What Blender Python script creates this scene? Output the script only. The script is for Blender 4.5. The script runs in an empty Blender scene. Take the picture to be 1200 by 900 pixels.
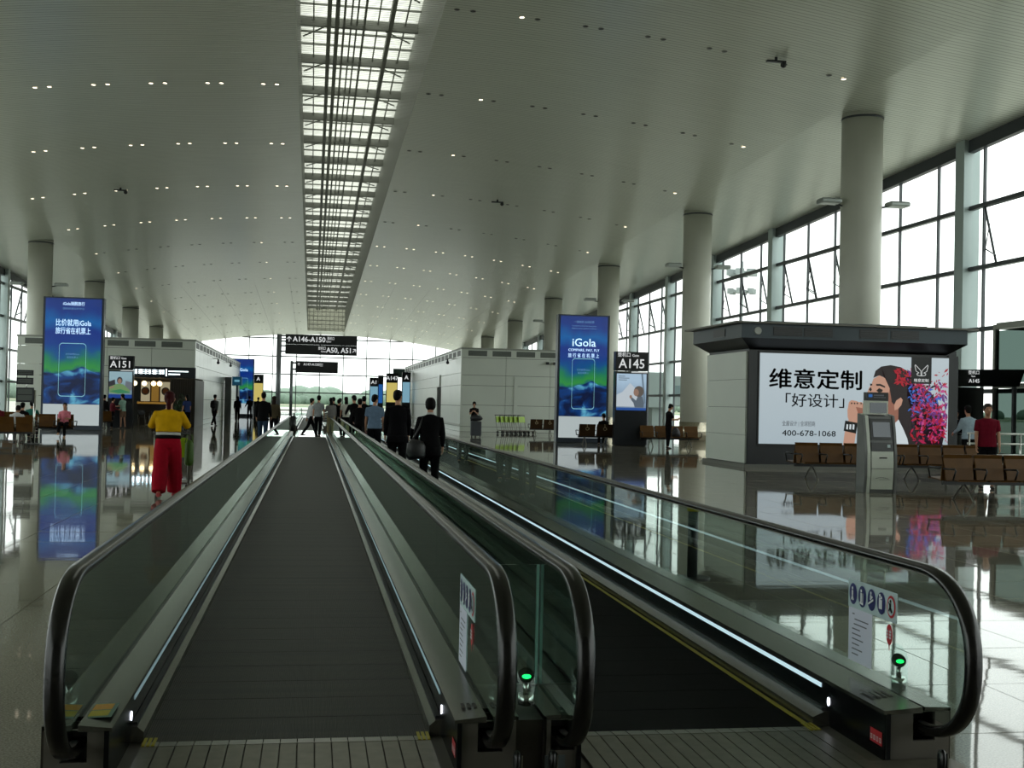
import bpy, bmesh, math, random
from mathutils import Vector, Matrix, Quaternion
random.seed(7)
PI = math.pi
S = bpy.context.scene
COL = S.collection
R = math.radians

# ------------------------------------------------------------------ camera
YAW, PITCH, ROLL, FPX, EYE = 0.165258, 0.017243, 0.022, 1400.0, 1.62
cam_d = bpy.data.cameras.new('camera')
cam = bpy.data.objects.new('camera', cam_d)
COL.objects.link(cam)
cam_d.sensor_width = 36.0
cam_d.lens = 36.0 * FPX / 1200.0
cam_d.clip_start, cam_d.clip_end = 0.05, 4000
_F = Vector((math.sin(YAW)*math.cos(PITCH), math.cos(YAW)*math.cos(PITCH), math.sin(PITCH)))
_R0 = Vector((math.cos(YAW), -math.sin(YAW), 0))
_U0 = _R0.cross(_F)
_R = _R0*math.cos(ROLL) + _U0*math.sin(ROLL)
_U = _U0*math.cos(ROLL) - _R0*math.sin(ROLL)
m = Matrix((_R, _U, -_F)).transposed().to_4x4()
m.translation = (0, 0, EYE)
cam.matrix_world = m
S.camera = cam

def in_frame(x, y, z, pad=0):
    d = Vector((x, y, z-EYE)); f = d.dot(_F)
    if f < 0.5: return False
    px = 600+FPX*d.dot(_R)/f; py = 450-FPX*d.dot(_U)/f
    return -pad < px < 1200+pad and -pad < py < 900+pad

# ------------------------------------------------------------------ light
W = bpy.data.worlds.new('overcast_sky'); S.world = W
W.use_nodes = True
bg = W.node_tree.nodes['Background']
bg.inputs[0].default_value = (0.945, 1.0, 0.965, 1)
bg.inputs[1].default_value = 1.0
vs = S.view_settings
vs.view_transform = 'Standard'; vs.look = 'None'; vs.gamma = 1.0; vs.use_curve_mapping = False
vs.exposure = 1.35
S.cycles.max_bounces = 10; S.cycles.diffuse_bounces = 5; S.cycles.glossy_bounces = 5
S.cycles.transparent_max_bounces = 40; S.cycles.transmission_bounces = 6
S.cycles.caustics_reflective = False; S.cycles.caustics_refractive = False
S.cycles.sample_clamp_indirect = 4.0

# ------------------------------------------------------------------ materials
def lin(c):
    return tuple((v/12.92 if v <= .04045 else ((v+.055)/1.055)**2.4) for v in (x/255 for x in c))
BACKLIT = .31
MATS = {}
def mat(name, rgb, rough=.5, metal=0., spec=.5, noise=0., nscale=8., bump=0., bscale=30., emit=0., coat=0., linear=False):
    if name in MATS: return MATS[name]
    M = bpy.data.materials.new(name); M.use_nodes = True
    nt = M.node_tree; b = nt.nodes['Principled BSDF']
    c = rgb if linear else lin(rgb)
    b.inputs['Base Color'].default_value = (*c, 1)
    b.inputs['Roughness'].default_value = rough
    b.inputs['Metallic'].default_value = metal
    b.inputs['Specular IOR Level'].default_value = spec
    b.inputs['Coat Weight'].default_value = coat
    if emit:
        b.inputs['Emission Color'].default_value = (*c, 1)
        if 'glow' not in name:            # backlit print: nearly all of its light comes from the lamps behind it
            emit = BACKLIT; b.inputs['Base Color'].default_value = (*[v*.1 for v in c], 1)
        b.inputs['Emission Strength'].default_value = emit
    tc = nt.nodes.new('ShaderNodeTexCoord')
    if noise:
        n = nt.nodes.new('ShaderNodeTexNoise'); n.inputs['Scale'].default_value = nscale; n.inputs['Detail'].default_value = 5
        nt.links.new(tc.outputs['Object'], n.inputs['Vector'])
        r = nt.nodes.new('ShaderNodeValToRGB')
        r.color_ramp.elements[0].position = .3; r.color_ramp.elements[1].position = .7
        r.color_ramp.elements[0].color = (*[v*(1-noise) for v in c], 1)
        r.color_ramp.elements[1].color = (*[min(1, v*(1+noise)) for v in c], 1)
        nt.links.new(n.outputs['Fac'], r.inputs['Fac']); nt.links.new(r.outputs['Color'], b.inputs['Base Color'])
    if bump:
        n2 = nt.nodes.new('ShaderNodeTexNoise'); n2.inputs['Scale'].default_value = bscale
        nt.links.new(tc.outputs['Object'], n2.inputs['Vector'])
        bp = nt.nodes.new('ShaderNodeBump'); bp.inputs['Strength'].default_value = bump; bp.inputs['Distance'].default_value = .01
        nt.links.new(n2.outputs['Fac'], bp.inputs['Height']); nt.links.new(bp.outputs['Normal'], b.inputs['Normal'])
    MATS[name] = M
    return M

def glass_mat(name, tint, reflect=1.0, ior=1.5, slant=False):
    M = bpy.data.materials.new(name); M.use_nodes = True
    nt = M.node_tree; nt.nodes.clear()
    o = nt.nodes.new('ShaderNodeOutputMaterial'); mx = nt.nodes.new('ShaderNodeMixShader')
    tr = nt.nodes.new('ShaderNodeBsdfTransparent'); gl = nt.nodes.new('ShaderNodeBsdfGlossy')
    fr = nt.nodes.new('ShaderNodeFresnel'); fr.inputs['IOR'].default_value = ior
    geo = nt.nodes.new('ShaderNodeNewGeometry')
    # a pane this thin behaves alike from both of its faces
    mp = nt.nodes.new('ShaderNodeMath'); mp.operation = 'MULTIPLY'; mp.inputs[1].default_value = reflect
    lo = nt.nodes.new('ShaderNodeMath'); lo.operation = 'LESS_THAN'; lo.inputs[1].default_value = .5
    m2 = nt.nodes.new('ShaderNodeMath'); m2.operation = 'MULTIPLY'
    nt.links.new(geo.outputs['Backfacing'], lo.inputs[0])
    nt.links.new(fr.outputs[0], mp.inputs[0]); nt.links.new(mp.outputs[0], m2.inputs[0]); nt.links.new(lo.outputs[0], m2.inputs[1])
    tr.inputs[0].default_value = (*tint, 1); gl.inputs['Roughness'].default_value = .0
    gl.inputs[0].default_value = (.84, .97, .91, 1) if slant else (1, 1, 1, 1)
    nt.links.new(m2.outputs[0], mx.inputs[0]); nt.links.new(tr.outputs[0], mx.inputs[1]); nt.links.new(gl.outputs[0], mx.inputs[2])
    nt.links.new(mx.outputs[0], o.inputs[0])
    if slant:
        lw = nt.nodes.new('ShaderNodeLayerWeight'); lw.inputs[0].default_value = .5
        rp = nt.nodes.new('ShaderNodeValToRGB'); e = rp.color_ramp.elements
        e[0].position, e[0].color = .0, (*tint, 1); e[1].position, e[1].color = 1., (*[v*.25 for v in tint], 1)
        for p, q in ((.6, .96), (.78, .86), (.9, .62)):
            k = e.new(p); k.color = (tint[0]**(1/q)*q, tint[1]**(.8/q)*q, tint[2]**(.9/q)*q, 1)
        nt.links.new(lw.outputs['Facing'], rp.inputs[0]); nt.links.new(rp.outputs[0], tr.inputs[0])
    MATS[name] = M
    return M

WHITE_METAL = mat('painted_white_metal', (150, 155, 146), .35, noise=.05, nscale=.6)
COLUMN_M = mat('column_paint', (196, 197, 186), .4, noise=.04, nscale=.7)
PIER_M = mat('pier_aluminium', (164, 178, 178), .35, .2)
MULLION_M = mat('mullion_dark_grey', (70, 74, 78), .4, .3)
STEEL = mat('brushed_steel', (120, 118, 110), .28, .85, noise=.08, nscale=40)
STEEL_DARK = mat('dark_brushed_steel', (62, 58, 52), .35, .7, noise=.1, nscale=30)
CHROME = mat('polished_steel', (190, 190, 186), .12, 1.)
RUBBER = mat('black_rubber', (9, 8, 8), .24, spec=.5)
BLACK = mat('black_plastic', (5, 5, 6), .35)
CHARCOAL = mat('charcoal_panel', (19, 23, 29), .35)
SIGN_BLACK = mat('sign_black', (13, 15, 19), .45)
LETTER = mat('white_letters_lit', (225, 228, 228), .5, emit=.2)
INK = mat('black_print', (18, 18, 20), .6)
WHITE_PRINT = mat('white_print', (215, 218, 220), .6)
YELLOW = mat('safety_yellow', (170, 155, 10), .5)
GLASS_RAIL = glass_mat('green_balustrade_glass', (.90, .95, .93), 1.5, slant=True)
GLASS_WIN = glass_mat('window_glass', (.95, .985, .97), .6)
GLASS_CLEAR = glass_mat('clear_acrylic', (.90, .95, .94), 1.0)
WOOD = mat('brown_seat_veneer', (84, 55, 18), .45, spec=.2, noise=.12, nscale=5)
WOOD_DK = mat('dark_brown_seat', (52, 33, 14), .45, spec=.2, noise=.12, nscale=5)
SEAT_BLACK = mat('black_seat_metal', (20, 20, 22), .35, .3)
PANEL = mat('white_wall_panel', (205, 211, 202), .3, noise=.04, nscale=.5)
PANEL_DIM = mat('grey_wall_panel', (120, 124, 118), .45, noise=.04, nscale=.5)
JOINT = mat('dark_joint', (44, 46, 44), .7)
GRILLE = mat('grey_grille', (78, 84, 80), .5)
SKIN = mat('skin', (176, 128, 100), .55)
HAIR = mat('black_hair', (6, 5, 5), .45)
SHOE = mat('dark_shoe', (20, 19, 20), .4)
EYE_M = mat('eye_dark', (12, 10, 10), .2)

# ------------------------------------------------------------------ mesh helpers
def box(bm, x0, x1, y0, y1, z0, z1, mi=0):
    v = [bm.verts.new((x, y, z)) for z in (z0, z1) for y in (y0, y1) for x in (x0, x1)]
    for f in ((0,2,3,1),(4,5,7,6),(0,1,5,4),(1,3,7,5),(3,2,6,7),(2,0,4,6)):
        bm.faces.new([v[i] for i in f]).material_index = mi
    return v
def quad(bm, pts, mi=0):
    f = bm.faces.new([bm.verts.new(p) for p in pts]); f.material_index = mi; return f
def prism(bm, poly, a, b, axis='Y', mi=0):
    """poly: 2-D outline; axis Y: (x,z) outline, X: (y,z) outline, Z: (x,y) outline; extruded from a to b."""
    def p(q, t):
        return (q[0], t, q[1]) if axis == 'Y' else ((t, q[0], q[1]) if axis == 'X' else (q[0], q[1], t))
    A = [bm.verts.new(p(q, a)) for q in poly]; B = [bm.verts.new(p(q, b)) for q in poly]
    n = len(poly)
    fs = [bm.faces.new(A), bm.faces.new(B[::-1])]
    for i in range(n): fs.append(bm.faces.new((A[i], B[i], B[(i+1)%n], A[(i+1)%n])))
    for f in fs: f.material_index = mi
    return fs
def frame(t, ref):
    t = t.normalized()
    u = ref - t*ref.dot(t)
    if u.length < 1e-4:
        ref = Vector((0,1,0)) if abs(t.y) < .9 else Vector((1,0,0)); u = ref - t*ref.dot(t)
    u.normalize()
    return t, u, t.cross(u)
def loft(bm, secs, n=10, ref=Vector((1,0,0)), mi=0, smooth=True):
    """secs: list of (centre, r_u, r_v)"""
    rings = []
    k = len(secs)
    for i, (c, ru, rv) in enumerate(secs):
        c = Vector(c)
        a = Vector(secs[max(0, i-1)][0]); b = Vector(secs[min(k-1, i+1)][0])
        t = b-a
        if t.length < 1e-6: t = Vector((0,0,1))
        t, u, v = frame(t, ref)
        rings.append([bm.verts.new(c + u*ru*math.cos(2*PI*j/n) + v*rv*math.sin(2*PI*j/n)) for j in range(n)])
    for A, B in zip(rings, rings[1:]):
        for j in range(n):
            f = bm.faces.new((A[j], A[(j+1)%n], B[(j+1)%n], B[j])); f.smooth = smooth; f.material_index = mi
    f = bm.faces.new(rings[0][::-1]); f.material_index = mi
    f = bm.faces.new(rings[-1]); f.material_index = mi
def tube(bm, pts, r, n=8, mi=0):
    loft(bm, [(p, r, r) for p in pts], n, Vector((1, .01, .02)), mi)
def cyl(bm, p0, p1, r, n=12, r2=None, mi=0):
    loft(bm, [(p0, r, r), (p1, r if r2 is None else r2, r if r2 is None else r2)], n, Vector((1, .01, .02)), mi)
def ball(bm, c, r, n=10, sq=(1,1,1), mi=0):
    c = Vector(c); secs = []
    for i in range(7):
        a = -PI/2 + PI*(i+.25)/6.5
        a = max(-1.5, min(1.5, a))
        secs.append((c+Vector((0,0,r*sq[2]*math.sin(a))), r*sq[0]*math.cos(a), r*sq[1]*math.cos(a)))
    loft(bm, secs, n, mi=mi)
def NB(): return bmesh.new()

def link(o): COL.objects.link(o); return o
def mesh(name, bm, mats, recalc=True):
    if recalc: bmesh.ops.recalc_face_normals(bm, faces=bm.faces)
    me = bpy.data.meshes.new(name); bm.to_mesh(me); bm.free()
    for M in (mats if isinstance(mats, (list, tuple)) else [mats]): me.materials.append(M)
    return me
def obj(name, bm, mats, parent=None, loc=None, label=None, local=False, bevel=0, recalc=True):
    """bm in world coordinates (or in the parent's own when local=True); one mesh object"""
    me = bm if isinstance(bm, bpy.types.Mesh) else mesh(name, bm, mats, recalc)
    o = bpy.data.objects.new(name, me); link(o)
    if parent is not None:
        o.parent = parent
        if not local:
            w = Matrix.Identity(4); q = parent; ch = []
            while q: ch.append(q); q = q.parent
            for q in reversed(ch): w = w @ q.matrix_parent_inverse @ q.matrix_basis
            o.matrix_parent_inverse = w.inverted()
    if loc is not None: o.location = loc
    if label: o['label'] = label
    if bevel:
        b = o.modifiers.new('bevel', 'BEVEL'); b.width = bevel; b.segments = 2; b.limit_method = 'ANGLE'
    return o
def tag(o, label, cat, group=None, kind=None):
    if label: o['label'] = label
    if cat: o['category'] = cat
    if group: o['group'] = group
    if kind: o['kind'] = kind
    return o
def thing(name, label, cat, loc=(0,0,0), rz=0., group=None):
    o = bpy.data.objects.new(name, None); link(o); o.location = loc; o.rotation_euler = (0,0,rz)
    o.empty_display_size = .1
    return tag(o, label, cat, group)
def struct(name, bm, mats, parent=None, **k):
    o = obj(name, bm, mats, parent, **k)
    if parent is None: o['kind'] = 'structure'
    return o
def sroot(name, loc=(0,0,0), label=None):
    o = bpy.data.objects.new(name, None); link(o); o.location = loc; o['kind'] = 'structure'
    if label: o['label'] = label
    return o
def copy_tree(o, parent=None):
    c = o.copy(); link(c)
    if parent is not None: c.parent = parent
    for ch in list(KIDS.get(o.name, [])) or list(o.children): copy_tree(ch, c)
    return c
KIDS = {}

_txt = {}
def text(s, size, loc, M, parent, name='lettering', bold=0., rz=0., align='CENTER', tilt=PI/2, spacing=1., width=None):
    """flat lettering facing -Y by default (turned by rz); size is the height of a capital"""
    cu = bpy.data.curves.new('t', 'FONT'); cu.body = s; cu.size = size/.73; cu.align_x = align; cu.align_y = 'BOTTOM_BASELINE'
    cu.space_character = spacing; cu.resolution_u = 2; cu.extrude = .001
    o = bpy.data.objects.new('t', cu); link(o)
    dg = bpy.context.evaluated_depsgraph_get()
    me = bpy.data.meshes.new_from_object(o.evaluated_get(dg), depsgraph=dg)
    bpy.data.objects.remove(o); bpy.data.curves.remove(cu)
    me.materials.clear(); me.materials.append(M)
    if width and len(me.vertices):
        xs = [v.co.x for v in me.vertices]; w = max(xs)-min(xs)
        if w > 1e-6:
            k = width/w
            for v in me.vertices: v.co.x *= k
    if bold and len(me.vertices):
        b2 = bmesh.new(); e = min(bold, .03)*size*1.3
        for dx, dz in ((-e, 0), (e, 0), (0, e*.8), (0, -e*.8)):
            k0 = len(b2.verts); b2.from_mesh(me); b2.verts.ensure_lookup_table()
            for v in b2.verts[k0:]: v.co.x += dx; v.co.y += dz
        b2.to_mesh(me); b2.free()
    me.transform(Matrix.Translation(loc) @ Matrix.Rotation(rz, 4, 'Z') @ Matrix.Rotation(tilt, 4, 'X'))
    return obj(name, me, None, parent)

def remesh(bm, voxel, M, smooth=4):
    me = bpy.data.meshes.new('r'); bm.to_mesh(me); bm.free()
    o = bpy.data.objects.new('r', me); link(o)
    r = o.modifiers.new('r', 'REMESH'); r.mode = 'VOXEL'; r.voxel_size = voxel; r.use_smooth_shade = True
    if smooth:
        s = o.modifiers.new('s', 'SMOOTH'); s.factor = .5; s.iterations = smooth
    dg = bpy.context.evaluated_depsgraph_get()
    out = bpy.data.meshes.new_from_object(o.evaluated_get(dg), depsgraph=dg)
    bpy.data.objects.remove(o); bpy.data.meshes.remove(me)
    out.materials.clear(); out.materials.append(M)
    return out

# ------------------------------------------------------------------ setting: ceiling, floor, windows
XC, XR, XL = 1.25, 23.1, -20.6            # hall axis, right and left window walls
Y_NEAR, Y_FAR = -23.0, 154.0
def zmid(y): return 13.7 - .0325*(y-39.4)
def zceil(x, y):
    d = abs(x-XC)
    if d <= 16.6: return zmid(y) - .0056*d*d
    return zmid(y) - .0056*16.6**2 - .12*(d-16.6)

def ceiling_mat():
    M = bpy.data.materials.new('linear_metal_ceiling'); M.use_nodes = True
    nt = M.node_tree; b = nt.nodes['Principled BSDF']; L = nt.links
    tc = nt.nodes.new('ShaderNodeTexCoord')
    sx = nt.nodes.new('ShaderNodeSeparateXYZ'); L.new(tc.outputs['Object'], sx.inputs[0])
    # strips 0.2 m wide running across the hall
    md = nt.nodes.new('ShaderNodeMath'); md.operation = 'PINGPONG'; md.inputs[1].default_value = .1
    L.new(sx.outputs['Y'], md.inputs[0])
    gt = nt.nodes.new('ShaderNodeMapRange'); gt.inputs[1].default_value = .0; gt.inputs[2].default_value = .025
    L.new(md.outputs[0], gt.inputs[0])
    # panel ends every 2.95 m
    mx = nt.nodes.new('ShaderNodeMath'); mx.operation = 'PINGPONG'; mx.inputs[1].default_value = 1.475
    ax = nt.nodes.new('ShaderNodeMath'); ax.inputs[1].default_value = -.84; L.new(sx.outputs['X'], ax.inputs[0]); L.new(ax.outputs[0], mx.inputs[0])
    gx = nt.nodes.new('ShaderNodeMapRange'); gx.inputs[1].default_value = .0; gx.inputs[2].default_value = .03
    L.new(mx.outputs[0], gx.inputs[0])
    fy = nt.nodes.new('ShaderNodeMapRange'); fy.inputs[1].default_value = 100; fy.inputs[2].default_value = 112; fy.inputs[3].default_value = 1; fy.inputs[4].default_value = 0; L.new(sx.outputs['Y'], fy.inputs[0])
    gm = nt.nodes.new('ShaderNodeMath'); gm.operation = 'MAXIMUM'; L.new(gx.outputs[0], gm.inputs[0]); L.new(fy.outputs[0], gm.inputs[1])
    mp = nt.nodes.new('ShaderNodeMapping'); mp.inputs['Scale'].default_value = (.5, 6, 1); L.new(tc.outputs['Object'], mp.inputs[0])
    n = nt.nodes.new('ShaderNodeTexNoise'); n.inputs['Scale'].default_value = 1.; L.new(mp.outputs[0], n.inputs['Vector'])
    r = nt.nodes.new('ShaderNodeMix'); r.data_type = 'RGBA'
    r.inputs[6].default_value = (*lin((212, 216, 205)), 1); r.inputs[7].default_value = (*lin((230, 234, 223)), 1)
    L.new(n.outputs['Fac'], r.inputs[0])
    k = nt.nodes.new('ShaderNodeMath'); k.operation = 'MULTIPLY'; L.new(gt.outputs[0], k.inputs[0]); L.new(gm.outputs[0], k.inputs[1])
    r2 = nt.nodes.new('ShaderNodeMix'); r2.data_type = 'RGBA'; r2.inputs[6].default_value = (*lin((140, 141, 131)), 1)
    L.new(k.outputs[0], r2.inputs[0]); L.new(r.outputs[2], r2.inputs[7]); L.new(r2.outputs[2], b.inputs['Base Color'])
    b.inputs['Metallic'].default_value = .3; b.inputs['Roughness'].default_value = .3
    bp = nt.nodes.new('ShaderNodeBump'); bp.inputs['Strength'].default_value = .35; bp.inputs['Distance'].default_value = .02
    ad = nt.nodes.new('ShaderNodeMath'); ad.operation = 'ADD'; L.new(gt.outputs[0], ad.inputs[0]); L.new(n.outputs['Fac'], ad.inputs[1])
    L.new(ad.outputs[0], bp.inputs['Height']); L.new(bp.outputs['Normal'], b.inputs['Normal'])
    return M
CEIL = ceiling_mat()
SKY0, SKY1, SKYX0, SKYX1 = 18.0, 148.0, -.8, 3.7
def ceil_piece(name, xs, ys):
    bm = NB()
    g = [[bm.verts.new((x, y, zceil(x, y))) for x in xs] for y in ys]
    for i in range(len(ys)-1):
        for j in range(len(xs)-1):
            f = bm.faces.new((g[i][j], g[i+1][j], g[i+1][j+1], g[i][j+1])); f.smooth = abs((xs[j]+xs[j+1])/2-XC) < 16.6
    return struct(name, bm, CEIL, recalc=False)
def rng(a, b, n): return [a+(b-a)*i/n for i in range(n+1)]
ys_all = [Y_NEAR, SKY0] + rng(SKY0, SKY1, 26)[1:] + [Y_FAR]
ceil_piece('ceiling', rng(XC-16.6, SKYX0, 16), ys_all)
ceil_piece('ceiling.001', rng(SKYX1, XC+16.6, 16), ys_all)
ceil_piece('ceiling.002', [XC+16.6, XR+.3], ys_all)
ceil_piece('ceiling.003', [XL-.3, XC-16.6], ys_all)
ceil_piece('ceiling.004', rng(SKYX0, SKYX1, 4), [Y_NEAR, SKY0])
ceil_piece('ceiling.005', rng(SKYX0, SKYX1, 4), [SKY1, Y_FAR])
# a solid roof deck above the ceiling keeps the void dark, open over the skylight
bm = NB()
for x0, x1 in ((XL-.6, SKYX0-.12), (SKYX1+.12, XR+.6)):
    v = [(x0, Y_NEAR, 19.2), (x1, Y_NEAR, 19.2), (x1, Y_FAR+.4, 14.5), (x0, Y_FAR+.4, 14.5)]
    quad(bm, v)
struct('roof', bm, mat('roof_sheet', (120, 122, 120), .7))

# skylight slot: side walls 3 m deep, steel lattice and translucent panes on top
DEEP = 3.05
SK_WALL = mat('skylight_lining', (150, 153, 145), .5)
SK_STEEL = mat('skylight_steel', (140, 142, 136), .5)
SK_SLAT = mat('skylight_slats', (132, 135, 126), .5)
def pane_mat():
    M = bpy.data.materials.new('skylight_pane'); M.use_nodes = True
    nt = M.node_tree; nt.nodes.clear(); o = nt.nodes.new('ShaderNodeOutputMaterial'); t = nt.nodes.new('ShaderNodeBsdfTranslucent')
    t.inputs[0].default_value = (.60, .60, .53, 1); nt.links.new(t.outputs[0], o.inputs[0]); return M
SK_PANE = pane_mat()
sky = sroot('skylight', (0, 0, 0))
def strip(bm, x0, x1, ya, yb, h0, h1, n=14):
    """a bar that follows the ceiling's fall along the hall"""
    ys = rng(ya, yb, n)
    for a, b in zip(ys, ys[1:]):
        za, zb = zmid(a), zmid(b)
        v = [bm.verts.new(p) for p in ((x0,a,za+h0),(x1,a,za+h0),(x1,a,za+h1),(x0,a,za+h1),(x0,b,zb+h0),(x1,b,zb+h0),(x1,b,zb+h1),(x0,b,zb+h1))]
        for f in ((0,1,5,4),(1,2,6,5),(2,3,7,6),(3,0,4,7)): bm.faces.new([v[i] for i in f])
for nm, x0, x1 in (('side_wall', SKYX0-.1, SKYX0), ('side_wall', SKYX1, SKYX1+.1)):
    bm = NB(); strip(bm, x0, x1, SKY0, SKY1, .0, DEEP); obj(nm, bm, SK_WALL, sky)
for y0 in (SKY0, SKY1):
    bm = NB(); box(bm, SKYX0, SKYX1, y0-.05, y0+.05, zmid(y0)-.05, zmid(y0)+DEEP); obj('end_wall', bm, SK_PANE if y0 > 100 else SK_WALL, sky)
for x, w, h0, h1 in ((-.3,.05,2.7,2.8), (.28,.16,2.45,2.75), (.85,.08,2.5,2.7), (1.12,.06,2.6,2.75), (1.34,.06,2.6,2.75), (1.62,.08,2.5,2.7), (2.15,.05,2.7,2.8), (2.62,.16,2.45,2.75), (3.2,.05,2.7,2.8)):
    bm = NB(); strip(bm, x-w/2, x+w/2, SKY0, SKY1, h0, h1); obj('purlin', bm, SK_STEEL, sky)
for i in range(9):
    bm = NB(); x = SKYX0+.5*i+.2; box(bm, x-.03, x+.03, SKY1-.12, SKY1-.06, zmid(SKY1), zmid(SKY1)+DEEP); obj('end_bar', bm, SK_STEEL, sky)
for i in range(6):
    bm = NB(); z = zmid(SKY1)+.2+.52*i; box(bm, SKYX0, SKYX1, SKY1-.13, SKY1-.07, z-.04, z+.04); obj('end_bar', bm, SK_STEEL, sky)
bm = NB(); strip(bm, .5, .66, SKY0, SKY1, 2.45, 2.5); obj('cable_tray', bm, SK_STEEL, sky)
_mb = None
y = SKY0+1.0; i = 0
while y < SKY1:
    bm = NB(); w = .2 if i % 3 == 0 else .07
    box(bm, SKYX0, SKYX1, y-w/2, y+w/2, zmid(y)+(2.5 if i%3 == 0 else 2.78), zmid(y)+2.85); obj('cross_beam', bm, SK_STEEL, sky)
    if i % 3 == 0 and y+2.3 < SKY1:
        bm = NB()
        tube(bm, [(.3, y, zmid(y)+2.6), (-.7, y+1.5, zmid(y+1.5)+2.6)], .03, 6); tube(bm, [(2.2, y, zmid(y)+2.6), (3.5, y+1.5, zmid(y+1.5)+2.6)], .03, 6)
        obj('wind_brace', bm, SK_STEEL, sky)
    bm = NB(); y2 = min(y+1.5, SKY1)
    quad(bm, [(SKYX0, y, zmid(y)+2.95), (SKYX1, y, zmid(y)+2.95), (SKYX1, y2, zmid(y2)+2.95), (SKYX0, y2, zmid(y2)+2.95)])
    obj('pane', bm, SK_PANE, sky)
    y += 1.517; i += 1
bm = NB(); y = SKY0+.1
while y < SKY1-.1:
    z = zmid(y); box(bm, SKYX0, SKYX1, y-.012, y+.012, z+.02, z+.025); y += .16
o = obj('slat_screen', bm, SK_SLAT, sky); o['kind'] = 'stuff'
bm = NB()
for x in (SKYX0-.03, SKYX1+.0): strip(bm, x, x+.03, SKY0, SKY1, -.02, .02)
obj('edge_trim', bm, mat('edge_trim_light', (190, 192, 184), .4), sky)

# floor: dark slab, polished granite tiles with open joints
def floor_mat():
    M = bpy.data.materials.new('polished_granite'); M.use_nodes = True
    nt = M.node_tree; b = nt.nodes['Principled BSDF']; L = nt.links
    tc = nt.nodes.new('ShaderNodeTexCoord'); geo = nt.nodes.new('ShaderNodeNewGeometry')
    n = nt.nodes.new('ShaderNodeTexNoise'); n.inputs['Scale'].default_value = 90; n.inputs['Detail'].default_value = 4
    L.new(geo.outputs['Position'], n.inputs['Vector'])
    r = nt.nodes.new('ShaderNodeValToRGB')
    r.color_ramp.elements[0].position = .35; r.color_ramp.elements[1].position = .68
    r.color_ramp.elements[0].color = (*lin((114, 110, 98)), 1); r.color_ramp.elements[1].color = (*lin((160, 154, 138)), 1)
    L.new(n.outputs['Fac'], r.inputs['Fac']); L.new(r.outputs['Color'], b.inputs['Base Color'])
    b.inputs['Roughness'].default_value = .035; b.inputs['IOR'].default_value = 1.5
    n2 = nt.nodes.new('ShaderNodeTexNoise'); n2.inputs['Scale'].default_value = 1.; n2.inputs['Detail'].default_value = 3
    mp = nt.nodes.new('ShaderNodeMapping'); mp.inputs['Scale'].default_value = (.7, 2.6, 1); L.new(geo.outputs['Position'], mp.inputs[0]); L.new(mp.outputs[0], n2.inputs['Vector'])
    bp = nt.nodes.new('ShaderNodeBump'); bp.inputs['Strength'].default_value = .055; bp.inputs['Distance'].default_value = .012
    L.new(n2.outputs['Fac'], bp.inputs['Height']); L.new(bp.outputs['Normal'], b.inputs['Normal'])
    return M
FLOOR_M = floor_mat()
floor = sroot('floor')
bm = NB(); box(bm, XL, XR, Y_NEAR, Y_FAR, -.25, -.006); obj('slab', bm, mat('floor_bedding', (104, 101, 90), .6), floor)
WALKS = [(-1.09, 3.0, 4.0, 54.6), (-1.09, 3.0, 64.8, 112.0)]
T = 1.0225
TX0 = -1.09-20*T
tl = NB(); h = T/2-.0015
tv = [tl.verts.new(p) for p in ((-h,-h,-.02),(h,-h,-.02),(h,h,-.02),(-h,h,-.02),(-h,-h,-.001),(h,-h,-.001),(h,h,-.001),(-h,h,-.001),(-h+.003,-h+.003,0),(h-.003,-h+.003,0),(h-.003,h-.003,0),(-h+.003,h-.003,0))]
for a in (0, 4):
    for i in range(4): tl.faces.new((tv[a+i], tv[a+(i+1)%4], tv[a+4+(i+1)%4], tv[a+4+i]))
tl.faces.new(tv[8:])
tile_me = mesh('tile', tl, FLOOR_M)
cells = []
nx = int((XR-TX0)/T)+1; ny = int((Y_FAR-Y_NEAR)/T)+1
def in_walk(cx, cy): return any(a < cx < b and c < cy < d for a, b, c, d in WALKS)
rnd = random.Random(3)
for i in range(nx):
    for j in range(ny):
        cx, cy = TX0+(i+.5)*T, Y_NEAR+(j+.5)*T
        if in_walk(cx, cy) or cx+h > XR+.3 or cx < XL: continue
        v = in_frame(cx, cy, 0, 60) and 4 < cy < 40
        cells.append((0 if v else 1, math.hypot(cx, cy), cx, cy))
cells.sort()
n_single = 0
allt = NB()
for vis, d, cx, cy in cells:
    tx, ty = rnd.gauss(0, .0007), rnd.gauss(0, .0007)
    if vis == 0 and n_single < 280:
        o = bpy.data.objects.new('tile', tile_me); link(o); o.parent = floor; o.location = (cx, cy, 0)
        o.rotation_euler = (tx, ty, 0); n_single += 1
    else:
        zz = lambda x, y: -(x-cx)*ty + (y-cy)*tx
        quad(allt, [(x, y, zz(x, y)) for x, y in ((cx-h, cy-h), (cx+h, cy-h), (cx+h, cy+h), (cx-h, cy+h))])
o = obj('tile_field', allt, FLOOR_M, floor); o['kind'] = 'stuff'

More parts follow.
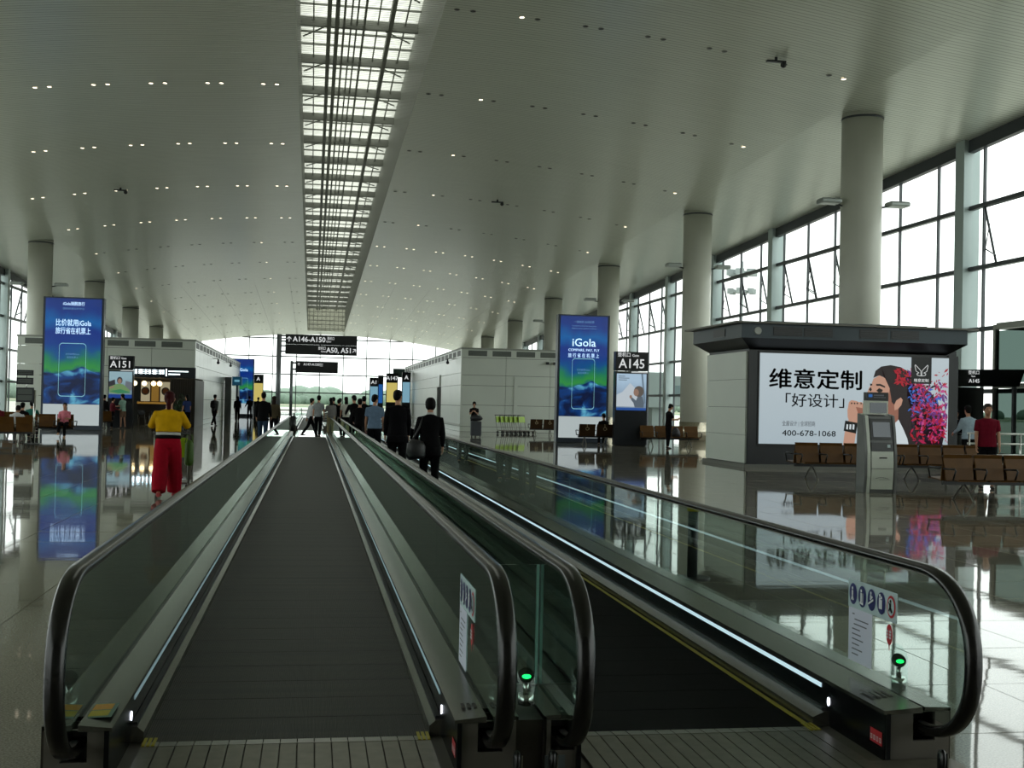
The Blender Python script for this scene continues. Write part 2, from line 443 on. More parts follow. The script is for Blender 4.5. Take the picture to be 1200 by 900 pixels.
# right and left window walls: piers every 9.1 m, mullions and single panes
ZROWS = [.25, 2.45, 4.65, 6.85, 9.05]
PIER0, BAY = 40.0, 9.1
def window_wall(side):
    X = XR if side > 0 else XL
    sg = side
    ks = range(-6, 13)
    for k in ks:
        y = PIER0+k*BAY; zt = zceil(X, y)+.1
        bm = NB(); box(bm, X-.12 if sg > 0 else X-.5, X+.5 if sg > 0 else X+.12, y-.3, y+.3, 0, zt); 
        struct('pier_right' if sg > 0 else 'pier_left', bm, PIER_M)
    n = 0
    for k in ks:
        y0, y1 = PIER0+k*BAY+.3, PIER0+(k+1)*BAY-.3
        if y0 > Y_FAR-1: break
        y1 = min(y1, Y_FAR)
        n += 1
        w = sroot(f'window_{n}' if sg > 0 else f'window_{n+20}', (X, (y0+y1)/2, 0))
        xa, xb = (X+.1, X+.28) if sg > 0 else (X-.28, X-.1)
        zt0, zt1 = zceil(X, y0), zceil(X, y1)
        for z in ZROWS:
            bm = NB(); box(bm, xa, xb, y0, y1, z-.075, z+.075); obj('mullion', bm, MULLION_M, w)
        vy = [y for y in (y1+.3-7.1, y1+.3-4.1, y1+.3-1.15) if y0 < y < y1]
        for y in vy:
            bm = NB(); box(bm, xa+.04, xb-.04, y-.04, y+.04, 0, zceil(X, y)+.1); obj('mullion', bm, MULLION_M, w)
        # dark head beam under the ceiling edge
        bm = NB(); v = [(xa-.05, y0, zt0-.45), (xb, y0, zt0-.45), (xb, y0, zt0+.2), (xa-.05, y0, zt0+.2)]
        v2 = [(p[0], y1, p[2]-zt0+zt1) for p in v]
        V = [bm.verts.new(p) for p in v+v2]
        for f in ((0,1,2,3),(7,6,5,4),(0,4,5,1),(1,5,6,2),(2,6,7,3),(3,7,4,0)): bm.faces.new([V[i] for i in f])
        obj('head_beam', bm, mat('head_beam_dark', (44, 50, 56), .5), w)
        bm = NB(); box(bm, xa, xb, y0, y1, 0, .2); obj('sill', bm, MULLION_M, w)
        xm = (xa+xb)/2
        cols = [y0]+vy+[y1]
        rows = ZROWS+[min(zt0, zt1)-.4]
        visible = (sg > 0 and -1 <= k <= 12) or (sg < 0 and 2 <= k <= 12)
        has_sash = (k % 3 != 0) if sg > 0 else True
        if not visible:
            bm = NB(); quad(bm, [(xm, y0, .2), (xm, y1, .2), (xm, y1, rows[-1]), (xm, y0, rows[-1])]); obj('pane', bm, GLASS_WIN, w); continue
        for ci in range(len(cols)-1):
            for ri in range(len(rows)-1):
                a, b, c, d = cols[ci]+.03, cols[ci+1]-.03, rows[ri]+.06, rows[ri+1]-.06
                if has_sash and ri == 3 and ci in (1, 2) and k < 9:
                    # top-hung sash pushed out at its foot, held by two stays
                    ang = R(13); hh = d-c
                    ox = sg*hh*math.sin(ang); zb = d-hh*math.cos(ang)
                    bm = NB(); t = .05
                    def pt(y, q): return (xm+ox*q, y, d+(zb-d)*q)
                    for (p, q) in (((a, 0), (b, 0)), ((a, 1), (b, 1)), ((a, 0), (a, 1)), ((b, 0), (b, 1))):
                        tube(bm, [pt(*p), pt(*q)], t, 4)
                    s = obj('sash', bm, MULLION_M, w)
                    bm = NB(); quad(bm, [pt(a, 0), pt(b, 0), pt(b, 1), pt(a, 1)]); obj('sash_pane', bm, GLASS_WIN, s)
                    for y in (a+.08, b-.08):
                        bm = NB(); tube(bm, [(xm-sg*.02, y, c+.05+.25*hh), (xm+ox*.85, y, d+(zb-d)*.85)], .025, 5)
                        tube(bm, [(xm-sg*.02, y, c+.05+.25*hh), (xm+ox*.3, y, d+(zb-d)*.3)], .02, 5)
                        obj('stay', bm, MULLION_M, s)
                else:
                    bm = NB(); quad(bm, [(xm, a, c), (xm, b, c), (xm, b, d), (xm, a, d)]); obj('pane', bm, GLASS_WIN, w)
window_wall(1); window_wall(-1)

# far window wall
w = sroot('window_50', (XC, Y_FAR, 0))
FX = [.84+2.95*k for k in range(-7, 8) if XL < .84+2.95*k < XR]
FZ = [.3, 2.55, 4.85, 7.1, 9.4]
for x in FX:
    bm = NB(); box(bm, x-.055, x+.055, Y_FAR, Y_FAR+.2, 0, zceil(x, Y_FAR)+.1); obj('mullion', bm, MULLION_M, w)
for z in FZ:
    dx = 50 if z < 8.3 else math.sqrt(max(.1, (zmid(Y_FAR)-z)/.0056))
    bm = NB(); box(bm, max(XL, XC-dx), min(XR, XC+dx), Y_FAR, Y_FAR+.2, z-.07, z+.07); obj('mullion', bm, MULLION_M, w)
xs = [XL]+FX+[XR]
for a, b in zip(xs, xs[1:]):
    top = min(zceil(a, Y_FAR), zceil(b, Y_FAR))
    for c, d in zip(FZ, FZ[1:]+[20]):
        d = min(d, top)
        if d-c < .3: continue
        bm = NB(); quad(bm, [(a+.06, Y_FAR+.1, c+.07), (b-.06, Y_FAR+.1, c+.07), (b-.06, Y_FAR+.1, d-.07), (a+.06, Y_FAR+.1, d-.07)]); obj('pane', bm, GLASS_WIN, w)
# hall's near end behind the photographer
bm = NB(); box(bm, XL-.5, XR+.5, Y_NEAR-.3, Y_NEAR, 0, 17); struct('wall_back', bm, mat('back_wall_paint', (132, 134, 126), .6))

# columns with steel foot bands
def column(x, y):
    c = sroot('column', (x, y, 0))
    bm = NB(); z = zceil(x, y)+.15
    loft(bm, [((x, y, 0), .71, .71), ((x, y, z), .71, .71)], 40); o = obj('shaft', bm, COLUMN_M, c)
    bm = NB(); loft(bm, [((x, y, 0), .74, .74), ((x, y, .95), .74, .74)], 40); obj('steel_band', bm, mat('column_band_steel', (172, 164, 146), .22, .8), c)
    bm = NB(); loft(bm, [((x, y, zceil(x, y)-.13), .73, .73), ((x, y, zceil(x, y)-.06), .73, .73)], 40); obj('collar', bm, MULLION_M, c)
for k in range(-1, 7): column(18.9, 39.4+18.2*k); column(-16.4, 39.4+18.2*k)

# ------------------------------------------------------------------ outside
def outside():
    bm = NB(); box(bm, -900, 900, -300, 1500, -1.2, -1.0)
    struct('ground', bm, mat('grass_field', (104, 122, 92), .9, noise=.1, nscale=.02))
    bm = NB(); box(bm, -500, 500, -200, 420, -1.0, -.9)
    struct('pavement', bm, mat('concrete_apron', (176, 176, 166), .8, noise=.06, nscale=.05))
    bm = NB(); box(bm, -900, 900, 560, 640, -1.0, -.92)
    struct('pavement.001', bm, mat('runway_strip', (150, 142, 122), .8))
    rr = random.Random(11)
    G_ = [mat('hazy_tree_green', (104, 122, 108), .9, noise=.12, nscale=.1), mat('hazy_far_tree', (124, 140, 128), .9, noise=.08, nscale=.1)]  # distance haze is painted into these pale greens
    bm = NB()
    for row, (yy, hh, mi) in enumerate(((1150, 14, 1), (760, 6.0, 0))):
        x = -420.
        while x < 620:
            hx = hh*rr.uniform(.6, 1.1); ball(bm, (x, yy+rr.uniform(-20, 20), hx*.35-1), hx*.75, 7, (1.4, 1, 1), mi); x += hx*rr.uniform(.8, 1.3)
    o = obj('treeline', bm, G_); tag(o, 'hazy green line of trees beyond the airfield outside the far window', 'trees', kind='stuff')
    # floodlight mast beyond the right window
    def mast(x, y, z, lab):
        t = thing('floodlight_mast', lab, 'mast', (x, y, -1))
        bm = NB(); tube(bm, [(x, y, -1), (x, y, z)], .3, 8); obj('pole', bm, mat('mast_grey', (120, 128, 128), .6), t)
        for zz in (z-2.2, z-5.4):
            bm = NB(); cyl(bm, (x, y, zz), (x, y, zz+.3), 1.6, 12); obj('ring', bm, MATS['mast_grey'], t)
        for i in range(6):
            a = PI*2*i/6; bm = NB(); p = (x+2*math.cos(a), y+2*math.sin(a), z-2)
            box(bm, p[0]-.7, p[0]+.7, p[1]-.3, p[1]+.3, p[2]-.5, p[2]+.6); obj('floodlight', bm, MATS['mast_grey'], t)
            bm = NB(); box(bm, p[0]-.5, p[0]+.5, p[1]-.3, p[1]+.3, p[2]-3.6, p[2]-2.7); obj('floodlight', bm, MATS['mast_grey'], t)
    mast(72, 195, 27, 'pale floodlight mast with a ring of lamps outside the right windows')
    # a jet bridge outside each side
    for x, y, sgn, lab in ((35, 108, 1, 'pale covered boarding bridge standing outside behind the right windows'), (-33, 96, -1, 'pale covered boarding bridge standing outside behind the left windows')):
        t = thing('boarding_bridge', lab, 'bridge', (x, y, -1))
        bm = NB(); box(bm, x-6, x+6, y-1.6, y+1.6, 1.8, 4.6); box(bm, x-6.2, x-2, y-1.8, y+1.8, 1.6, 4.9); obj('tunnel', bm, mat('bridge_grey', (110, 122, 120), .6), t, bevel=.1)
        bm = NB(); box(bm, x-5.6, x+5.8, y-1.66, y+1.66, 2.7, 3.7); obj('window_band', bm, mat('bridge_band', (70, 90, 92), .3), t)
        for xx in (x-3.5, x+4.5):
            bm = NB(); box(bm, xx-.5, xx+.5, y-1.2, y+1.2, -1, 1.8); obj('leg', bm, MATS['bridge_grey'], t)
outside()

# ------------------------------------------------------------------ moving walkways
BELT = None
def belt_mat():
    M = bpy.data.materials.new('grooved_belt'); M.use_nodes = True
    nt = M.node_tree; b = nt.nodes['Principled BSDF']; L = nt.links
    tc = nt.nodes.new('ShaderNodeTexCoord'); sx = nt.nodes.new('ShaderNodeSeparateXYZ'); L.new(tc.outputs['Object'], sx.inputs[0])
    md = nt.nodes.new('ShaderNodeMath'); md.operation = 'PINGPONG'; md.inputs[1].default_value = .0055; L.new(sx.outputs['X'], md.inputs[0])
    mr = nt.nodes.new('ShaderNodeMapRange'); mr.inputs[1].default_value = .0015; mr.inputs[2].default_value = .004; L.new(md.outputs[0], mr.inputs[0])
    oi = nt.nodes.new('ShaderNodeObjectInfo')
    mp = nt.nodes.new('ShaderNodeMapping'); mp.inputs['Scale'].default_value = (.35, 9, 1); L.new(tc.outputs['Object'], mp.inputs[0])
    ad = nt.nodes.new('ShaderNodeVectorMath'); ad.operation = 'ADD'; L.new(mp.outputs[0], ad.inputs[0])
    cx = nt.nodes.new('ShaderNodeCombineXYZ'); mm = nt.nodes.new('ShaderNodeMath'); mm.operation = 'MULTIPLY'; mm.inputs[1].default_value = 40
    L.new(oi.outputs['Random'], mm.inputs[0]); L.new(mm.outputs[0], cx.inputs[1]); L.new(cx.outputs[0], ad.inputs[1])
    n = nt.nodes.new('ShaderNodeTexNoise'); n.inputs['Scale'].default_value = 1.; n.inputs['Detail'].default_value = 4; L.new(ad.outputs[0], n.inputs['Vector'])
    r = nt.nodes.new('ShaderNodeValToRGB'); r.color_ramp.elements[0].position = .36; r.color_ramp.elements[1].position = .66
    r.color_ramp.elements[0].color = (*lin((10, 9, 7)), 1); r.color_ramp.elements[1].color = (*lin((60, 52, 43)), 1)
    L.new(n.outputs['Fac'], r.inputs['Fac'])
    mx = nt.nodes.new('ShaderNodeMix'); mx.data_type = 'RGBA'; mx.inputs[6].default_value = (*lin((26, 25, 24)), 1)
    L.new(mr.outputs[0], mx.inputs[0]); L.new(r.outputs['Color'], mx.inputs[7]); L.new(mx.outputs[2], b.inputs['Base Color'])
    b.inputs['Roughness'].default_value = .5; b.inputs['Metallic'].default_value = .1; b.inputs['Specular IOR Level'].default_value = .35
    bp = nt.nodes.new('ShaderNodeBump'); bp.inputs['Strength'].default_value = .5; bp.inputs['Distance'].default_value = .004
    L.new(mr.outputs[0], bp.inputs['Height']); L.new(bp.outputs['Normal'], b.inputs['Normal'])
    return M
BELT = belt_mat()
DARK_BELT = mat('dark_belt_rubber', (6, 6, 6), .85, spec=.12, bump=.2, bscale=200)
SKIRT = mat('dark_skirt_panel', (12, 14, 17), .25, .3)
DECK = mat('deck_steel', (100, 97, 89), .24, .75, noise=.06, nscale=20)
LIGHT_STRIP = mat('light_strip_glow', (200, 226, 238), .4, emit=.3)
LIGHT_DIM = mat('light_strip_dim_glow', (150, 176, 184), .4, emit=.12)
LAMP_WHITE = mat('comb_lamp_glow', (235, 240, 255), .4, emit=2.)
LED_GREEN = mat('green_led_glow', (20, 235, 90), .4, emit=1.3)
PAPER = mat('notice_paper', (205, 206, 222), .7)
PLATE = mat('pictogram_plate', (170, 188, 190), .5)
SIGN_BLUE = mat('pictogram_blue', (28, 34, 92), .5)
SIGN_RED = mat('pictogram_red', (178, 28, 38), .5)
ORANGE = mat('warning_orange', (196, 142, 40), .6)
TEAL = mat('warning_teal', (96, 128, 118), .6)
GREY_PRINT = mat('grey_print', (96, 96, 108), .6)

Z_TOP, Z_BOT, NW_A, Z_DECK = .895, .145, .45, .245
def newel(y0, sgn, off=0., n=30):
    """(y,z) points of a newel curve from its top round to its bottom; sgn -1 bulges towards -Y"""
    zc, b, a = (Z_TOP+Z_BOT)/2, (Z_TOP-Z_BOT)/2-off, NW_A-off
    out = []
    for i in range(n+1):
        t = PI/2 - PI*i/n
        c, s = math.cos(t), math.sin(t)
        out.append((y0+sgn*a*abs(c)**.9, zc+b*math.copysign(abs(s)**.88, s)))
    return out
def handrail(parent, x, y0, y1):
    path = [(y0+.55, .2), (y0+.2, .165)] + newel(y0, -1)[::-1]
    ys = rng(y0, y1, 12)[1:-1]
    path += [(y, Z_TOP) for y in ys] + newel(y1, 1) + [(y1-.2, .165), (y1-.55, .2)]
    prof = [(-.036, -.018), (-.040, .0), (-.030, .016), (0, .021), (.030, .016), (.040, .0), (.036, -.018)]
    bm = NB(); rings = []
    for i, (y, z) in enumerate(path):
        a = path[max(0, i-1)]; b = path[min(len(path)-1, i+1)]
        t = Vector((0, b[0]-a[0], b[1]-a[1])).normalized(); nrm = Vector((0, -t.z, t.y))
        if i < 2 or i > len(path)-3: nrm = nrm
        rings.append([bm.verts.new(Vector((x, y, z)) + Vector((1,0,0))*p + nrm*q) for p, q in prof])
    for A, B in zip(rings, rings[1:]):
        for j in range(len(prof)):
            f = bm.faces.new((A[j], A[(j+1)%len(prof)], B[(j+1)%len(prof)], B[j])); f.smooth = True
    bm.faces.new(rings[0]); bm.faces.new(rings[-1][::-1])
    o = obj('handrail', bm, RUBBER, parent)
    # thin steel guide under the rubber
    bm = NB(); g = []
    for (y, z) in newel(y0, -1, .028)[::-1] + [(y1*.5+y0*.5, Z_TOP-.028)] + newel(y1, 1, .028): g.append((x, y, z))
    loft(bm, [(p, .018, .006) for p in g], 6); obj('rail_guide', bm, STEEL, o)
    return o
def glass_side(parent, x, y0, y1, cuts):
    t = .006
    ends = [y0]+cuts+[y1]
    for i, (a, b) in enumerate(zip(ends, ends[1:])):
        bm = NB(); g = .004
        if i == 0:
            pts = [(y, z) for y, z in newel(y0, -1, .03) if z > Z_DECK-.02]
            poly = pts[::-1] + [(b-g, Z_TOP-.03), (b-g, Z_DECK-.03)]
            poly = [(pts[-1][0], Z_DECK-.03)] + poly
        elif i == len(ends)-2:
            pts = [(y, z) for y, z in newel(y1, 1, .03) if z > Z_DECK-.02]
            poly = [(a+g, Z_DECK-.03), (a+g, Z_TOP-.03)] + pts + [(pts[-1][0], Z_DECK-.03)]
        else:
            poly = [(a+g, Z_DECK-.03), (a+g, Z_TOP-.03), (b-g, Z_TOP-.03), (b-g, Z_DECK-.03)]
        prism(bm, poly, x-t, x+t, 'X'); obj('glass_panel', bm, GLASS_RAIL, parent)
def pictograms(parent, x, y, z, s, face):
    """plate of five round pictograms, a paper notice and a red bubble stuck on the glass; face = -1 looks towards -X"""
    e = face*.0085
    def P(u, v, k=1.): return (x+e*k, y-u*s, z+v*s)     # u runs towards the near end
    bm = NB(); quad(bm, [P(0,0), P(.58,0), P(.58,.16), P(0,.16)]); pl = obj('pictogram_plate', bm, PLATE, parent)
    for i in range(5):
        c = .065+.113*i; r = .048
        bm = NB(); f = bm.faces.new([bm.verts.new(P(c+r*math.cos(2*PI*j/20), .08+r*1.25*math.sin(2*PI*j/20), 1.3)) for j in range(20)])
        obj('pictogram_disc', bm, SIGN_BLUE if i < 4 else SIGN_RED, pl)
        if i == 4:
            bm = NB(); r2 = .037; bm.faces.new([bm.verts.new(P(c+r2*math.cos(2*PI*j/20), .08+r2*1.25*math.sin(2*PI*j/20), 1.5)) for j in range(20)])
            obj('pictogram_disc', bm, PLATE, pl)
        bm = NB(); q = 1.8; M = WHITE_PRINT if i < 4 else INK
        def bar(u0, v0, u1, v1, w=.006):
            du, dv = u1-u0, v1-v0; L = math.hypot(du, dv); nu, nv = -dv/L*w, du/L*w
            quad(bm, [P(u0+nu, v0+nv, q), P(u1+nu, v1+nv, q), P(u1-nu, v1-nv, q), P(u0-nu, v0-nv, q)])
        def head(u, v, r=.009): bm.faces.new([bm.verts.new(P(u+r*math.cos(PI*j/5), v+r*math.sin(PI*j/5), q)) for j in range(10)])
        if i == 0: head(c, .112); bar(c, .1, c, .07, .009); bar(c, .07, c-.012, .045); bar(c, .07, c+.012, .045)
        elif i == 1: head(c-.004, .112); bar(c-.004, .1, c-.004, .05, .008); bar(c+.016, .1, c+.016, .045, .004); bar(c-.02, .045, c+.022, .04)
        elif i == 2: head(c, .118); bar(c, .108, c-.002, .08, .008); bar(c-.03, .055, c+.03, .085, .005); bar(c, .09, c+.02, .1)
        elif i == 3: bar(c-.008, .11, c-.008, .05, .009); bar(c+.01, .1, c+.01, .05, .008); head(c-.008, .122); head(c+.01, .112)
        else: head(c, .11); bar(c, .1, c-.004, .075, .008); bar(c-.004, .075, c+.014, .05); bar(c-.004, .075, c-.018, .055); bar(c-.022, .105, c+.022, .052, .004)
        obj('pictogram_figure', bm, M, pl)
    bm = NB(); quad(bm, [P(.01,-.3,1.1), P(.3,-.3,1.1), P(.3,.0,1.1), P(.01,.0,1.1)]); n = obj('paper_notice', bm, PAPER, parent)
    bm = NB()
    for k, (u0, u1) in enumerate(((.06,.09), (.09,.26), (.08,.24), (.06,.16), (.06,.17), (.06,.2), (.06,.15), (.06,.19), (.06,.14))):
        v = -.035-.028*k; quad(bm, [P(u0,v,1.4), P(u1,v,1.4), P(u1,v+.007,1.4), P(u0,v+.007,1.4)])
    o = obj('notice_lines', bm, GREY_PRINT, n); o['kind'] = 'stuff'
    bm = NB(); c, cz = .5, -.07; bm.faces.new([bm.verts.new(P(c+.036*math.cos(2*PI*j/20), cz+.055*math.sin(2*PI*j/20), 1.2)) for j in range(20)])
    quad(bm, [P(c-.008, cz-.05, 1.2), P(c+.008, cz-.05, 1.2), P(c+.004, cz-.085, 1.2), P(c-.001, cz-.085, 1.2)])
    rb = obj('red_bubble', bm, SIGN_RED, parent)
    for du in (-.017, .014):
        bm = NB()
        for k in range(3): quad(bm, [P(c+du-.01, cz-.02+.016*k, 1.5), P(c+du+.01, cz-.02+.016*k, 1.5), P(c+du+.01, cz-.01+.016*k, 1.5), P(c+du-.01, cz-.01+.016*k, 1.5)])
        quad(bm, [P(c+du-.002, cz-.024, 1.5), P(c+du+.002, cz-.024, 1.5), P(c+du+.002, cz+.03, 1.5), P(c+du-.002, cz+.03, 1.5)])
        o = obj('bubble_character', bm, WHITE_PRINT, rb)

def walkway(name_label, xb0, xb1, sides, y0, y1, detail, belt_m, cuts0):
    """xb0, xb1: belt edges; sides: per side (inner face, rail, outer edge, sign)"""
    w = thing('moving_walkway', name_label, 'moving walkway', ((xb0+xb1)/2, y0, 0), 0, 'moving walkways')
    yc0, yc1 = y0+.55, y1-.55
    if detail:
        n = int((yc1-yc0)/.4)
        pm = NB(); L = (yc1-yc0)/n; hw = (xb1-xb0)/2
        v = box(pm, -hw, hw, -L/2+.003, L/2-.003, -.02, .006)
        pme = mesh('belt_pallet', pm, belt_m)
        for i in range(n):
            o = bpy.data.objects.new('belt_pallet', pme); link(o); o.parent = w; o.location = (0, .55+L*(i+.5), 0)
    else:
        bm = NB(); box(bm, xb0, xb1, yc0, yc1, -.02, .006); obj('belt', bm, belt_m, w)
    # comb teeth row and landing plates
    for ye, sg in ((yc0, -1), (yc1, 1)):
        nseg = 17
        for i in range(nseg if (sg < 0 and detail) else 1):
            k = nseg if (sg < 0 and detail) else 1
            a, b = xb0+(xb1-xb0)*i/k, xb0+(xb1-xb0)*(i+1)/k
            bm = NB(); prism(bm, [(ye, .008), (ye+sg*.1, .016), (ye+sg*.1, -.02), (ye, -.02)], a+.002, b-.002, 'X'); obj('comb_segment', bm, mat('comb_aluminium', (128, 124, 112), .35, .7, noise=.15, nscale=12), w)
        for i in range(nseg if (sg < 0 and detail) else 1):
            k = nseg if (sg < 0 and detail) else 1
            a, b = xb0+(xb1-xb0)*i/k, xb0+(xb1-xb0)*(i+1)/k
            bm = NB(); box(bm, a+.003, b-.003, min(ye+sg*.104, ye+sg*.9), max(ye+sg*.104, ye+sg*.9), -.02, .015); obj('landing_strip', bm, mat('landing_plate_steel', (112, 108, 96), .4, .65, noise=.15, nscale=15), w)
    bm = NB(); box(bm, xb0-.02, xb1+.02, y0-.6, y1+.6, -.06, -.021); obj('pit_base', bm, BLACK, w)
    rails = []
    for si, (xin, xr, xout, sg) in enumerate(sides):
        # sg = +1: belt lies towards -X of this side (a right-hand side)
        xe = xb1 if sg > 0 else xb0
        ba, bb = y0-.05, y1+.05
        s1 = obj('skirt_panel', (lambda b: (prism(b, [(xin, 0), (xin+sg*.02, 0), (xin+sg*.02, Z_DECK-.02), (xin, Z_DECK-.02)], ba, bb, 'Y'), b)[1])(NB()), SKIRT, w)
        if detail and sg > 0:
            a, b = sorted((xin+.003, xin-.001)); 
        bm = NB(); q = xin-sg*.004
        prism(bm, [(q, .178), (xin, .178), (xin, .2), (q, .2)], yc0+.12, yc1-.12, 'Y'); obj('light_strip', bm, LIGHT_STRIP if belt_m is DARK_BELT else LIGHT_DIM, w)
        bm = NB(); prism(bm, [(xe, .0), (xin, .0), (xin, .075), (xin-sg*.03, .075), (xe, .05)], yc0+.02, yc1-.02, 'Y'); obj('skirt_guard', bm, mat('skirt_guard_metal', (118, 115, 106), .25, .8), w)
        bm = NB(); prism(bm, [(xin-sg*.03, .076), (xin-sg*.002, .076), (xin-sg*.002, .088), (xin-sg*.026, .09)], yc0+.05, yc1-.05, 'Y'); obj('brush_strip', bm, BLACK, w)
        xg = xr
        bm = NB(); prism(bm, [(xin-sg*.012, Z_DECK-.025), (xin-sg*.012, Z_DECK-.008), (xg-sg*.02, Z_DECK+.006), (xg-sg*.02, Z_DECK-.02)], ba-.0, bb, 'Y'); obj('inner_deck', bm, DECK, w)
        bm = NB(); prism(bm, [(xg-sg*.02, Z_DECK-.03), (xg-sg*.02, Z_DECK+.004), (xg-sg*.0075, Z_DECK+.004), (xg-sg*.0075, Z_DECK-.03)], ba+.15, bb-.15, 'Y'); obj('glass_seal', bm, BLACK, w)
        bm = NB(); prism(bm, [(xg+sg*.0075, Z_DECK-.02), (xg+sg*.0075, Z_DECK), (xout, Z_DECK-.004), (xout, Z_DECK-.02)], ba+.03, bb-.03, 'Y'); obj('outer_deck', bm, DECK, w)
        bm = NB(); prism(bm, [(xout-sg*.012, 0), (xout, 0), (xout, Z_DECK-.006), (xout-sg*.012, Z_DECK-.006)], ba+.03, bb-.03, 'Y'); obj('outer_panel', bm, STEEL_DARK, w)
        # front end plate with the dark handrail inlet
        for ye, ys in ((ba+.02, 1), (bb-.02, -1)):
            x0, x1 = sorted((xin+sg*.02, xout-sg*.012))
            hx0, hx1 = xr-.055, xr+.055
            pl = None
            bm = NB()
            ya, yb = sorted((ye, ye+ys*.02))
            box(bm, x0, hx0, ya, yb, 0, Z_DECK-.021); box(bm, hx1, x1, ya, yb, 0, Z_DECK-.021); box(bm, hx0, hx1, ya, yb, 0, .09)
            box(bm, hx0, hx1, ya, yb, .225, Z_DECK-.021)
            pl = obj('end_plate', bm, mat('end_plate_steel', (98, 94, 86), .4, .45), w)
            bm = NB(); ya, yb = sorted((ye+ys*.1, ye+ys*.12)); box(bm, hx0, hx1, ya, yb, .08, .235); obj('inlet_brush', bm, BLACK, pl)
            bm = NB(); ya, yb = sorted((ye-ys*.004, ye)); xa, xb_ = sorted((xin+sg*.0, xin+sg*.018)); box(bm, xa, xb_, ya-.002, yb, .0, Z_DECK-.03); obj('edge_trim', bm, CHROME, pl)
        if detail:
            # white comb lamp, yellow demarcation
            bm = NB(); cy, cz = yc0+.03, .125
            loft(bm, [((xin-sg*.004, cy, cz), .012, .022), ((xin+sg*.004, cy, cz), .012, .022)], 14, Vector((0, 1, 0))); obj('comb_lamp', bm, LAMP_WHITE, w)
            bm = NB(); 
            for k in range(3): box(bm, xe-sg*(.012+.022*k)-.007, xe-sg*(.012+.022*k)+.007, yc0-.1, yc0+.03, .0165, .02)
            o = obj('yellow_comb_marks', bm, YELLOW, w); o['kind'] = 'stuff'
            bm = NB()
            for k in range(9):
                yy = yc0+.15+.45*k; loft(bm, [((xin-sg*.003, yy, .222), .006, .006), ((xin, yy, .222), .006, .006)], 6, Vector((0,1,0)))
            o = obj('screw_heads', bm, CHROME, w); o['kind'] = 'stuff'
        handrail(w, xr, y0, y1)
        cuts = []; y = cuts0
        while y < y1-1.2: cuts.append(y); y += 2.1 if detail else 6.3
        glass_side(w, xr, y0, y1, cuts)
    return w
YA, YB = 5.25, 52.9
LW = walkway('near moving walkway with brown-grey grooved belt, empty, straight ahead on the left', -.74, .60, [(-.80, -.945, -1.075, -1), (.66, .808, .935, 1)], YA, YB, True, BELT, 7.6)
RW = walkway('near moving walkway with black belt and yellow edge lines carrying men in dark coats', 1.27, 2.575, [(1.215, 1.135, 1.05, -1), (2.665, 2.862, 3.0, 1)], YA, YB, True, DARK_BELT, 7.6)
walkway('far moving walkway beyond the landing, in line with the empty belt', -.74, .60, [(-.80, -.945, -1.075, -1), (.66, .808, .935, 1)], 65.6, 111, False, BELT, 68)
walkway('far moving walkway beyond the landing, in line with the black belt', 1.27, 2.575, [(1.215, 1.135, 1.05, -1), (2.665, 2.862, 3.0, 1)], 65.6, 111, False, DARK_BELT, 68)
# yellow edge lines of the right belt
for xa in (2.535, 1.285):
    bm = NB(); box(bm, xa, xa+.028, YA+.57, YB-.57, .0065, .010); obj('yellow_edge_line', bm, YELLOW, RW)
# landing floor between the two pairs and in front of the near pair
bm = NB(); box(bm, -1.09, 3.0, YB+.05, 65.55, -.03, -.002); struct('landing', bm, FLOOR_M)
bm = NB(); box(bm, -1.09, 3.0, 2.0, YA-.36, -.03, .012); struct('landing.001', bm, MATS['landing_plate_steel'])
bm = NB(); box(bm, -1.09, 3.0, 111.5, 113, -.03, -.002); struct('landing.002', bm, FLOOR_M)
for a, b in ((-1.085, -.742), (.602, 1.268), (2.577, 2.99)):
    bm = NB(); box(bm, a, b, YA-.36, YA-.05, -.03, .010); struct('landing', bm, MATS['landing_plate_steel'])
# stickers on the near glass
pictograms(LW, .808, 6.32, .56, 1.0, -1)
pictograms(RW, 2.862, 6.02, .585, .93, -1)
# warning label on the left deck, red label and deck labels
def deck_label(parent, x0, x1, y0, y1, z):
    bm = NB(); quad(bm, [(x0, y0, z), (x1, y0, z+.004), (x1, y1, z+.004), (x0, y1, z)]); l = obj('warning_label', bm, TEAL, parent)
    for a, b in ((.08, .46), (.52, .92)):
        bm = NB(); ya, yb = y0+(y1-y0)*a, y0+(y1-y0)*b; xm = x0+(x1-x0)*.12; xn = x0+(x1-x0)*.85
        quad(bm, [(xm, ya, z+.003), (xn, ya, z+.006), (xn, yb, z+.006), (xm, yb, z+.003)]); obj('label_field', bm, ORANGE if a > .3 else YELLOW, l)
deck_label(LW, -.925, -.812, 5.32, 5.56, Z_DECK+.004)
bm = NB()
for k in range(4): box(bm, 2.70+.03*k, 2.718+.03*k, 5.42, 5.56-.01*k, Z_DECK+.004, Z_DECK+.006)
obj('engraved_label', bm, mat('engraved_text', (54, 52, 48), .5), RW)['kind'] = 'stuff'
bm = NB(); 
for k in range(3): box(bm, .70+.026*k, .716+.026*k, 5.36, 5.44, Z_DECK+.005, Z_DECK+.007)
obj('engraved_label', bm, MATS['engraved_text'], LW)['kind'] = 'stuff'
